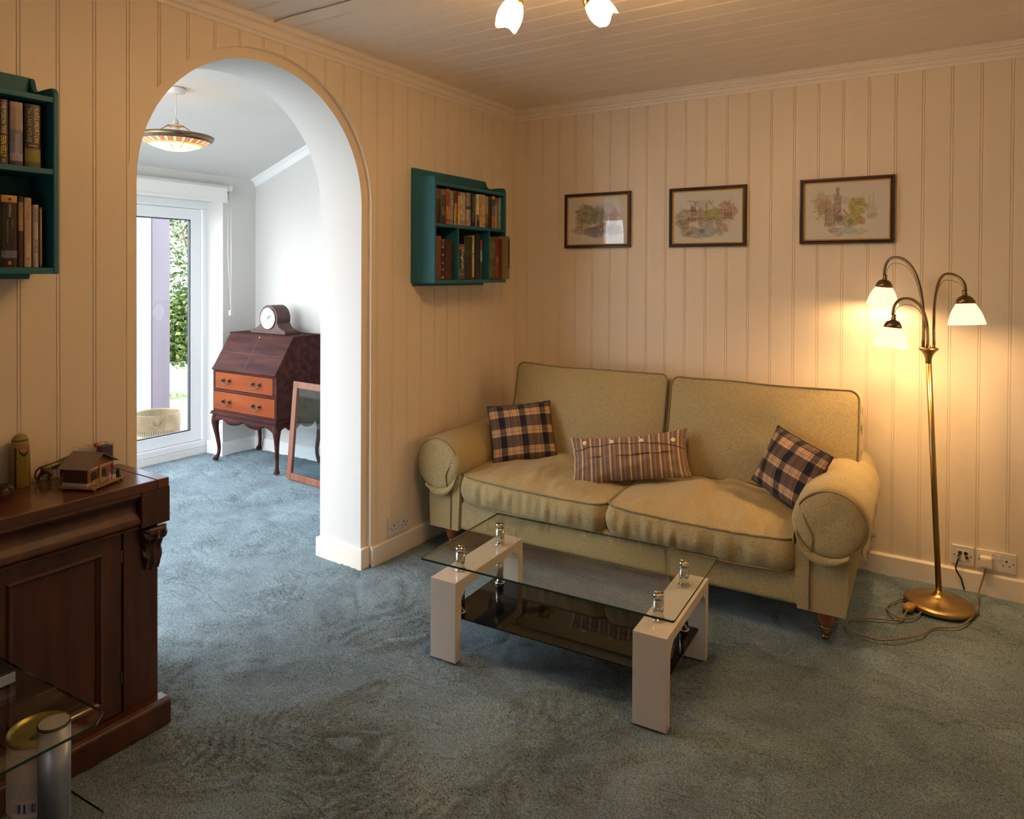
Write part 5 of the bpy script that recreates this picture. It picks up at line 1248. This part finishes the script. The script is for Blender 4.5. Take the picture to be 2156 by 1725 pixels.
# ------------------------------------------------------------------ glass stand at the lower left
st, Q = wthing('glass_stand', 'low clear glass stand with aluminium column legs in the lower left corner', 'stand', (.6, -3.25, 0))
def stand_glass(z0, nm):
    poly = [(.36, -3.60), (.860, -3.60), (.860, -2.980), (.830, -2.950), (.36, -2.975)]
    o = glass_slab(nm, poly, z0, z0 + .006, st); o.data.transform(Q); return o
stand_glass(.446, 'glass_top'); stand_glass(.230, 'glass_shelf')
mb = MB(); mb.box((.38, -3.58, .03), (.84, -2.99, .036)); mb.build('base_shelf', black_gl, st, M=Q)
for x, y in ((.768, -3.020), (.768, -3.53), (.43, -3.03), (.43, -3.53)):
    for za, zb in ((.0, .2295), (.2365, .4455)):
        mb = MB(); mb.lathe([(.0305, za), (.0305, zb - .006)], (x, y, 0), 40); c = mb.build('column', silver_t, st, M=Q)
        mb = MB(); mb.lathe([(.0305, zb - .006), (.0310, zb - .005), (.0310, zb - .001), (.029, zb)], (x, y, 0), 40); mb.build('rubber_ring', blackp, c, M=Q)
        mb = MB(); mb.lathe([(.0285, zb - .0005), (.0285, zb + .0002)], (x, y, 0), 40); mb.build('cap_disc', mat('matt_metal_disc', (.62, .58, .56), .35, metal=.6), c, M=Q)
# storage tin
t = thing('storage_tin', 'round cream and pink printed tin with gold lid on the glass shelf', 'tin', (.678, -3.010, .2365)); H_, r_ = .160, .0585
mb = MB(); mb.lathe([(r_ - .001, .0), (r_ + .001, .003), (r_, .005), (r_, H_ - .010)], n=64); mb.build('can', flat((.62, .56, .52)), t)
mb = MB(); mb.lathe([(r_ + .0005, H_ - .012), (r_ + .002, H_ - .010), (r_ + .002, H_ - .001), (r_ + .0005, H_ + .001), (r_ - .002, H_ + .001), (r_ - .004, H_ - .005), (r_ - .012, H_ - .006), (.001, H_ - .006)], n=64, caps=False); mb.build('lid', mat('gold_lacquered_lid', (.42, .34, .10), .35, metal=.8), t)
mb = MB(); mb.box((.004, -.030, H_ - .0062), (.036, .0, H_ - .0054), Matrix.Rotation(R(25), 4, 'Z')); mb.build('lid_label', flat((.03, .04, .03)), t)
rows, cols = [], []
for i in range(70):
    v = i / 69; row = []
    for k in range(161):
        a = R(-110 + 200 * k / 160); row.append(((r_ + .0006) * math.cos(a), (r_ + .0006) * math.sin(a), .010 + v * (H_ - .026)))
        u = k / 160; c = np.array([.58, .50, .44])
        if u > .50:                                     # picture side
            n_ = noise.noise(Vector((u * 22, v * 14, 2))); c = np.array([.42, .22, .20]) * (1 + .7 * n_) + np.array([.10, .08, .06]) * (n_ > .15)
            e = ((u - .72) / .13) ** 2 + ((v - .45) / .42) ** 2
            if e < 1: c = np.array([.42, .47, .46]) * (1 + .25 * noise.noise(Vector((u * 30, v * 30, 8))))
            if .94 < e < 1.05: c = np.array([.55, .42, .22])
        else:
            ln = (v * 34) % 1; 
            if .25 < ln < .6 and .10 < u < .44 and .22 < v < .95 and noise.noise(Vector((u * 90, int(v * 34) * 3.1, 5))) > -.15: c = c * .62
            if .20 < u < .42 and .02 < v < .16: c = np.array([.55, .52, .55]) if noise.noise(Vector((u * 260, 1, 1))) > 0 else np.array([.05, .08, .22])
        cols.append(c)
    rows.append(row)
painted('printed_label', rows, cols, col_attr_g, t)
t = thing('set_top_box', 'slim black box with silver front edge on the glass stand', 'electronics', (.50, -3.12, .4522))
mb = MB(); mb.box((-.13, -.11, .004), (.052, .118, .030)); mb.build('case', blackp, t, bevel=.002)
mb = MB(); mb.box((.0525, -.108, .004), (.0555, .116, .027)); mb.build('front_strip', mat('silver_plastic', (.40, .48, .66), .3, metal=.5), t, bevel=.001)
mb = MB()
for x in (-.11, .03):
    for y in (-.09, .09): mb.lathe([(.006, 0), (.006, .005)], (x, y, 0), 12)
mb.build('rubber_feet', blackp, t)

# ------------------------------------------------------------------ sun room furniture
bu, Q = wthing('writing_bureau', 'dark wooden writing bureau with sloping lid, two orange drawers and cabriole legs', 'bureau', (-1.955, -.31, 0))
bx0, bx1, by0, by1 = -2.305, -1.600, -.520, -.105; ZB0, ZL, ZTp = .372, .688, .935
mb = MB()
side = [(by0, ZB0), (by0, ZL), (-.375, ZTp), (by1, ZTp), (by1, ZB0)]
mb.prism(side, bx0, bx0 + .014, 'x'); mb.prism(side, bx1 - .014, bx1, 'x'); mb.box((bx0 + .014, by1 - .012, ZB0), (bx1 - .014, by1, ZTp)); mb.box((bx0 + .014, by0 + .012, ZB0), (bx1 - .014, by0 + .02, ZL)); mb.box((bx0 + .014, by0, ZB0), (bx1 - .014, by1, ZB0 + .012))
mb.box((bx0 + .014, by0, .520), (bx1 - .014, by0 + .02, .536)); mb.box((bx0 + .014, by0, .664), (bx1 - .014, by0 + .02, ZL - .004)); mb.box((bx0 + .014, by0, .536), (bx0 + .034, by0 + .02, .664)); mb.box((bx1 - .034, by0, .536), (bx1 - .014, by0 + .02, .664))
mb.build('carcass', walnut, bu, bevel=.0015, M=Q)
mb = MB(); mb.box((bx0 - .004, -.378, ZTp), (bx1 + .004, by1 + .004, ZTp + .008)); mb.build('top', walnut, bu, bevel=.002, M=Q)
# sloping lid
a0, a1 = Vector((by0 - .004, ZL, 0)), Vector((-.372, ZTp + .001, 0)); dv = (a1 - a0); L_ = dv.length; ang = math.atan2(dv.y, dv.x)
Ml = Matrix.Translation((0, a0.x, a0.y)) @ Matrix.Rotation(ang, 4, 'X')
mb = MB(); mb.box((bx0 + .002, 0, -.012), (bx1 - .002, L_, .004), Ml); mb.prism([(0, 0)] * 0 or [(-.010, -.010), (-.013, -.002), (-.010, .003), (.0, .004), (.0, -.012)], bx0 - .004, bx1 + .004, 'x')
for v_ in mb.bm.verts: pass
lid = mb.build('lid', walnut, bu, bevel=.0015, M=Q) if 0 else None
mb.bm.free()
mb = MB(); mb.box((bx0 + .002, -.004, -.010), (bx1 - .002, L_, .004), Ml); mb.box((bx0 - .004, -.012, -.010), (bx1 + .004, .004, .004), Ml)
lid = mb.build('lid', walnut, bu, bevel=.003, seg=3, M=Q)
mb = MB(); mb.box((bx0 + .01, L_ * .46, .0041), (bx1 - .01, L_ * .465, .0046), Ml); mb.box((-1.951, .01, .0041), (-1.949, L_ - .01, .0046), Ml); mb.build('veneer_line', flat((.075, .032, .024)), lid, M=Q)
mb = MB(); mb.lathe([(.005, .0042), (.004, .0052), (.001, .0052)], n=14, M=Ml @ Matrix.Translation((-1.95, L_ - .022, 0))); mb.build('keyhole_plate', brass_b, lid, M=Q)
for (x0, x1, z0, z1, hz) in ((-2.272, -1.636, .540, .660, .602), (-2.290, -1.615, .386, .516, .448)):
    mb = MB(); mb.box((x0, by0 - .004, z0), (x1, by0 + .05, z1)); d = mb.build('drawer', drawer_w, bu, bevel=.003, M=Q)
    mb = MB(); mb.lathe([(.0035, -.0052), (.0035, -.0038)], (-1.95, by0, z1 - .020), 10, axis='y'); mb.build('keyhole', blackp, d, M=Q)
    for hx in (-2.140, -1.805):
        mb = MB()
        for s_ in (-1, 1):
            c = (hx + s_ * .036, by0 - .004, hz + .006); mb.lathe([(.015, 0), (.014, -.003), (.007, -.006), (.0055, -.014), (.008, -.018), (.001, -.022)], c, 16, axis='y')
        mb.tube(smoothpath([(hx - .036, by0 - .018, hz + .006), (hx - .042, by0 - .020, hz - .008), (hx - .022, by0 - .024, hz - .020), (hx, by0 - .025, hz - .022), (hx + .022, by0 - .024, hz - .020), (hx + .042, by0 - .020, hz - .008), (hx + .036, by0 - .018, hz + .006)], 5), .0034, 8)
        mb.build('handle', dark_metal, d, M=Q)
mb = MB(); mb.box((bx0 - .010, by0 - .012, .356), (bx1 + .010, by1 + .004, .371)); mb.box((bx0 - .016, by0 - .018, .348), (bx1 + .016, by1 + .006, .357)); mb.build('waist_moulding', walnut, bu, bevel=.003, seg=3, M=Q)
# aprons with scalloped lower edge
def apron(P0, P1, nm, t_=.016):
    P0, P1 = Vector(P0), Vector(P1); d = P1 - P0; L0 = d.length; d.normalize(); nrm = Vector((d.y, -d.x, 0)); rows = []
    xs = [k / 60 for k in range(61)]
    def low(u):
        e = min(u, 1 - u); s = .300 + .0 * e
        if e < .16: return .262 + .050 * math.sin(e / .16 * math.pi / 2)
        w = (e - .16) / .34; return .312 - .030 * math.sin(w * math.pi) ** 2 * (1 if w < .999 else 1) + .004 * math.cos(w * 12)
    for off in (0, 1):
        rows.append([P0 + d * L0 * u + nrm * (.012 if off == 0 else -.004) + Vector((0, 0, low(u))) for u in xs])
    topf = [P0 + d * L0 * u + nrm * .002 + Vector((0, 0, .349)) for u in xs]; midf = [P0 + d * L0 * u + nrm * .014 + Vector((0, 0, .335 - .3 * (.335 - low(u)))) for u in xs]
    mb = MB(); mb.grid([topf, midf, rows[0], rows[1], [p - nrm * .006 for p in topf]]); return mb.build(nm, walnut, bu, M=Q)
apron((bx0, by0 + .005, 0), (bx1, by0 + .005, 0), 'front_apron'); apron((bx1 - .005, by0, 0), (bx1 - .005, by1, 0), 'side_apron'); apron((bx0 + .005, by1, 0), (bx0 + .005, by0, 0), 'side_apron')
for sx, sy in ((-1, -1), (1, -1), (-1, 1), (1, 1)):
    cx = bx0 + .022 if sx < 0 else bx1 - .022; cy2 = by0 + .022 if sy < 0 else by1 - .022; o = Vector((sx, sy * (1 if sy < 0 else .3), 0)).normalized()
    pts = [(0, .349, .026), (.010, .325, .030), (.016, .290, .028), (.013, .245, .021), (.004, .190, .0165), (-.006, .130, .0140), (-.010, .085, .0125), (-.005, .045, .0125), (.006, .022, .0165), (.014, .010, .021), (.016, .0015, .020)]
    sm_ = smoothpath([Vector((a, b_, c)) for a, b_, c in pts], 4)
    mb = MB(); mb.tube([Vector((cx, cy2, 0)) + o * p.x + Vector((0, 0, p.y)) for p in sm_], [p.z for p in sm_], 16); mb.build('leg', walnut, bu, M=Q)

# mantel clock
ck, Q = wthing('mantel_clock', 'round topped wooden mantel clock with white dial on the bureau', 'clock', (-1.93, -.26, ZTp + .0085))
cx0, cx1, zc0 = -2.125, -1.738, ZTp + .0085
def clk_prof(k=0):
    cxm = (cx0 + cx1) / 2; zc_ = zc0 + .112; r = .098 - k; P = [(cx0 + .012 + k, zc0 + .022), (cx0 + .03, zc0 + .028 + 0)]
    L2 = []
    for a in range(205, -26, -7): L2.append((cxm + r * math.cos(R(a)), zc_ + r * math.sin(R(a))))
    left = [(cx0 + .012 + k, zc0 + .020), (cx0 + .013 + k, zc0 + .027), (cx0 + .045, zc0 + .034), (cx0 + .075, zc0 + .048)]
    right = [(cx1 - .075, zc0 + .048), (cx1 - .045, zc0 + .034), (cx1 - .013 - k, zc0 + .027), (cx1 - .012 - k, zc0 + .020)]
    return left + L2 + right
mb = MB(); mb.prism(clk_prof(), -.325, -.205, 'y'); mb.build('case', clock_w, ck, M=Q, autosmooth=35)
mb = MB(); mb.box((cx0, -.333, zc0), (cx1, -.197, zc0 + .020)); mb.build('plinth', clock_w, ck, bevel=.003, seg=3, M=Q)
dc = ((cx0 + cx1) / 2, -.326, zc0 + .112)
mb = MB(); mb.lathe([(.079, .0), (.080, -.006), (.074, -.009), (.071, -.006), (.071, .0)], dc, 64, axis='y', caps=False); mb.build('bezel', chrome, ck, M=Q)
mb = MB(); mb.lathe([(.072, -.0030), (.001, -.0035)], dc, 48, axis='y', smooth=False); dl_ = mb.build('dial', mat('clock_dial', (.86, .86, .84), .7, spec=.1), ck, M=Q)
for k in range(12):
    a = R(30 * k); lab = ['12', '1', '2', '3', '4', '5', '6', '7', '8', '9', '10', '11'][k]
    M = Matrix(((1, 0, 0, dc[0] + .056 * math.sin(a)), (0, 0, -1, dc[1] - .0042), (0, 1, 0, dc[2] + .056 * math.cos(a)), (0, 0, 0, 1)))
    text(lab, .0075 if len(lab) < 2 else .012, .011, Q @ M, flat((.25, .24, .24)), dl_, 'numeral')
mb = MB()
for ang_, ln, w_ in ((40, .036, .0022), (62, .054, .0014)):
    M = Matrix.Translation((dc[0], dc[1] - .0055, dc[2])) @ Matrix.Rotation(R(ang_), 4, 'Y'); mb.box((-w_, -.0004, -.008), (w_, .0004, ln), M)
mb.lathe([(.004, -.0068), (.004, -.0045)], dc, 12, axis='y'); mb.build('hands', blackp, dl_, M=Q)
mb = MB()
for x, z in ((-.036, -.022), (0, -.034), (.036, -.022)): mb.lathe([(.0035, -.0042), (.0035, -.0034)], (dc[0] + x, dc[1], dc[2] + z), 10, axis='y')
mb.build('winding_holes', blackp, dl_, M=Q)
# loose glazed cabinet door leaning beside the bureau
ld = thing('cabinet_door', 'loose glazed wooden cabinet door leaning upright beside the writing bureau', 'door panel', (-1.262, -.540, 0), R(-4))
Mk = Matrix.Rotation(R(-5.0), 4, 'X')
mb = MB(); w2, h2, s2 = .218, .655, .043
for q in (((-w2, -.011, 0), (-w2 + s2, .011, h2)), ((w2 - s2, -.011, 0), (w2, .011, h2)), ((-w2 + s2, -.0105, 0), (w2 - s2, .0105, s2)), ((-w2 + s2, -.0105, h2 - s2), (w2 - s2, .0105, h2))): mb.box(*q, Mk)
fr = mb.build('frame', oak_door, ld, bevel=.002)
mb = MB(); mb.box((-w2 - .0006, -.011, .004), (-w2 - .0002, .011, h2 - .004), Mk); mb.build('dark_edge', flat((.05, .02, .015)), fr)
mb = MB(); mb.lathe([(.004, -.0118), (.004, -.0108)], n=12, axis='y', M=Mk @ Matrix.Translation((-w2 + .020, 0, .275))); mb.build('keyhole', blackp, fr)
mb = MB(); mb.box((-w2 + s2, -.002, s2), (w2 - s2, .001, h2 - s2), Mk); mb.build('glass_pane', mirror_gl, ld)

# pendant
pd = thing('pendant_lamp', 'hanging stained glass bowl lamp with red and amber pieces in the sun room', 'lamp', (-1.258, -1.474, 2.400))
mb = MB(); mb.lathe([(.038, .0), (.050, -.003), (.052, -.010), (.050, -.026), (.010, -.030)], n=32); mb.build('ceiling_rose', plastic_w, pd)
mb = MB(); mb.tube([(0, 0, -.028), (0, 0, -.175)], .003, 8); mb.build('cord', plastic_w, pd)
mb = MB(); mb.lathe([(.006, -.170), (.012, -.176), (.016, -.195), (.016, -.205), (.020, -.207), (.018, -.238), (.014, -.240)], n=24); mb.build('lamp_holder', plastic_w, pd)
mb = MB(); mb.lathe([(.042, -.206), (.042, -.209), (.018, -.209)], n=32, caps=False)
for k in range(3):
    a = R(30 + 120 * k); c, s_ = math.cos(a), math.sin(a); mb.tube([(.040 * c, .040 * s_, -.207), (.13 * c, .13 * s_, -.272), (.155 * c, .155 * s_, -.276)], .0025, 6)
mb.build('hanger', brass, pd)
mb = MB(); mb.lathe([(.192, -.262), (.196, -.264), (.190, -.280), (.176, -.294), (.174, -.292), (.186, -.276)], n=96, caps=False); rim = mb.build('rim', brass_d, pd)
rows, cols = [], []; NA = 288; bprof = smoothpath([Vector((r, 0, z)) for r, z in ((.176, -.292), (.150, -.306), (.118, -.320), (.080, -.333), (.045, -.341), (.001, -.345))], 9)
for i, p in enumerate(bprof):
    row = []; t_ = p.x / .176
    for k in range(NA + 1):
        a = 2 * math.pi * k / NA; row.append((p.x * math.cos(a), p.x * math.sin(a), p.z)); f = (k / NA * 24) % 1; g = (k / NA * 12) % 1
        c = (.95, .80, .48)
        if t_ > .80:
            c = (.55, .42, .16) if f > .5 else (.85, .12, .10) if ((f - .25) / .22) ** 2 + ((t_ - .9) / .08) ** 2 < 1 else (.32, .24, .10)
            if abs((f * 2) % 1 - .5) > .44: c = (.03, .02, .02)
        elif .74 < t_ <= .80: c = (.95, .55, .12)
        else:
            if abs(g - .5) < .012 / max(t_, .15): c = (.05, .03, .02)
            if ((g - .5) / .09) ** 2 + ((t_ - .5) / .12) ** 2 < 1: c = (.85, .22, .14)
            if abs(t_ - (.30 + .35 * abs(2 * g - 1))) < .014: c = (.12, .07, .03)
        if abs(t_ - .735) < .008 or abs(t_ - .80) < .008: c = (.04, .03, .02)
        cols.append(c)
    rows.append(row)
def tiffany():
    m = bpy.data.materials.new('stained_glass'); m.use_nodes = True; nt = m.node_tree; N = nt.nodes; L = nt.links; b = N['Principled BSDF']
    a = N.new('ShaderNodeAttribute'); a.attribute_name = 'Col'; L.new(a.outputs['Color'], b.inputs['Base Color']); L.new(a.outputs['Color'], b.inputs['Emission Color']); b.inputs['Emission Strength'].default_value = 1.0; b.inputs['Roughness'].default_value = .15
    return m
painted('glass_bowl', rows, cols, tiffany(), pd)
mb = MB(); mb.lathe([(.002, -.240), (.022, -.255), (.026, -.275), (.015, -.295), (.001, -.298)], n=20); mb.build('bulb', bulb_m, pd)
lamp_light((-1.258, -1.474, 2.400 - .225 - .02), 2.0, .02)

# ------------------------------------------------------------------ outside
mb = MB(); mb.box((-14, -9, -.12), (-2.72, 9, -.06)); struct(mb.build('ground_outside', mat('pale_paving', (.30, .29, .27), .85, bump=(12, .3, .01))))
def lawn():
    mb = MB(); rs = random.Random(3)
    mb.box((-11.1, -6, -.0599), (-5.2, 1.2, -.045))
    for _ in range(5000):
        x, y = rs.uniform(-9, -5.2), rs.uniform(-3.0, 1.15); a = rs.uniform(0, 6.28); h = rs.uniform(.03, .07); w_ = .006
        mb._f([mb.v(x - w_ * math.cos(a), y - w_ * math.sin(a), -.046), mb.v(x + w_ * math.cos(a), y + w_ * math.sin(a), -.046), mb.v(x + rs.uniform(-.02, .02), y + rs.uniform(-.02, .02), h - .046)])
    return mb.build('lawn', mat('lawn_green', (.07, .11, .035), .9, vary=(3, (.12, .15, .07), .3, .7)))
o = lawn(); tag(o, 'sunlit lawn beyond the paving outside the glass door', 'grass'); o['kind'] = 'stuff'
pt, Q = wthing('porch_post', 'dark mauve timber porch post outside the glass door', 'post', (-4.08, .10, -.06))
mb = MB(); mb.box((-4.16, .012, -.06), (-4.0, .190, 2.7)); mb.build('timber', mat('mauve_timber', (.052, .046, .062), .7, vary=(5, (.068, .058, .08), .3, .7, (1, 1, .1))), pt, bevel=.006, M=Q)
mb = MB(); mb.box((-4.15, -.078, -.06), (-4.01, .011, 2.7)); mb.build('reflection_strip', mat('reflection_blue', (.20, .26, .34), .6), pt, bevel=.003, M=Q)  # pale blue board standing in for a reflected strip beside the post
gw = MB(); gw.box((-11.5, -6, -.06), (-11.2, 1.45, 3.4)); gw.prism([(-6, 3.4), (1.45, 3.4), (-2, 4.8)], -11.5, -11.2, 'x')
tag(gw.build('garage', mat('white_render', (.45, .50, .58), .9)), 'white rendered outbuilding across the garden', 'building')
dr, Q = wthing('drum_planter', 'perforated galvanised steel drum standing outside the glass door', 'drum', (-3.10, -.478, -.06)); c0 = (-3.10, -.478, 0)
zr, rr_ = .262, .175
galv = mat('galvanised_steel', (.16, .11, .05), .6, metal=.1, vary=(6, (.24, .19, .11), .35, .65))
mb = MB(); mb.lathe([(.02, -.055), (rr_ - .01, -.055), (rr_, -.045), (rr_, .09), (rr_ - .006, .095), (rr_ - .006, .14), (rr_, .145), (rr_, zr - .006), (rr_ + .004, zr), (rr_ - .003, zr), (rr_ - .006, zr - .01), (rr_ - .008, .03), (.01, .03)], c0, 72); mb.build('drum_body', galv, dr, M=Q)
mb = MB()
for k in range(64):
    a = 2 * math.pi * k / 64; M = Matrix.Translation((c0[0], c0[1], 0)) @ Matrix.Rotation(a, 4, 'Z'); mb.box((rr_ - .0055, -.002, .099), (rr_ - .0052, .002, .136), M)
o = mb.build('slots', blackp, dr, M=Q)
mb = MB(); mb.tube(smoothpath([(rr_, -.035, .225), (rr_ + .010, -.036, .200), (rr_ + .014, -.018, .178), (rr_ + .014, .018, .178), (rr_ + .010, .036, .200), (rr_, .035, .225)], 5), .004, 8); M = Matrix.Translation((c0[0], c0[1], 0)) @ Matrix.Rotation(R(-30), 4, 'Z'); mb.build('handle', galv, dr, M=Q @ M)
def shrub(name, label, c, rx, ry, rz, n, seed, cols):
    t = thing(name, label, 'shrub', (c[0], c[1], -.06), 0, 'garden shrubs outside the glass door'); rs = random.Random(seed); rows, cc = [], []
    vs, fs, vc = [], [], []
    for i in range(n):
        a = rs.uniform(0, 6.283); e = rs.uniform(-.5, 1) ; rr2 = rs.uniform(.72, 1.05) + .18 * noise.noise(Vector((math.cos(a) * 2, math.sin(a) * 2, e * 3 + seed)))
        p = Vector((rx * rr2 * math.cos(a) * math.sqrt(max(0, 1 - (max(e, 0)) ** 2)), ry * rr2 * math.sin(a) * math.sqrt(max(0, 1 - max(e, 0) ** 2)), rz * .5 + rz * .55 * e * rr2))
        if p.z < 0.02: continue
        d = Vector((rs.gauss(0, 1), rs.gauss(0, 1), rs.gauss(-.2, .6))).normalized(); s_ = d.cross(Vector((rs.gauss(0, 1), rs.gauss(0, 1), rs.gauss(0, 1)))).normalized(); ln = rs.uniform(.05, .10); w_ = ln * .28; k = len(vs)
        vs += [p, p + d * ln * .5 + s_ * w_, p + d * ln, p + d * ln * .5 - s_ * w_]; fs.append((k, k + 1, k + 2, k + 3)); col = rs.choice(cols); vc += [col] * 4
    me = bpy.data.meshes.new('foliage'); me.from_pydata([tuple(v) for v in vs], [], fs); a = me.color_attributes.new('Col', 'FLOAT_COLOR', 'POINT'); arr = np.ones((len(vs), 4), np.float32); arr[:, :3] = np.array(vc); a.data.foreach_set('color', arr.ravel()); me.materials.append(col_attr)
    o = bpy.data.objects.new('foliage', me); COL.objects.link(o); o.parent = t
    mb = MB()
    for k in range(5): mb.tube([(0, 0, 0), (rx * .4 * math.cos(k * 1.3), ry * .4 * math.sin(k * 1.3), rz * .5), (rx * .7 * math.cos(k * 1.3), ry * .7 * math.sin(k * 1.3), rz * .85)], [.03, .018, .008], 8)
    mb.build('stems', flat((.12, .08, .05)), t)
GR = [(.015, .035, .010), (.04, .08, .02), (.10, .15, .05), (.40, .45, .30), (.55, .58, .45)]
shrub('garden_shrub', 'tall leafy garden shrub beside the porch post outside', (-7.0, 2.75), .8, .9, 3.2, 9000, 4, GR)
shrub('garden_shrub', 'lower yellow green shrub at the foot of the tall one', (-5.9, 1.75), .35, .40, 1.2, 4500, 9, [(.05, .09, .015), (.12, .16, .03), (.02, .05, .01)])
shrub('garden_shrub', 'broad dark shrub farther back in the garden', (-10.4, 4.3), 1.4, 1.8, 3.0, 7000, 12, GR)
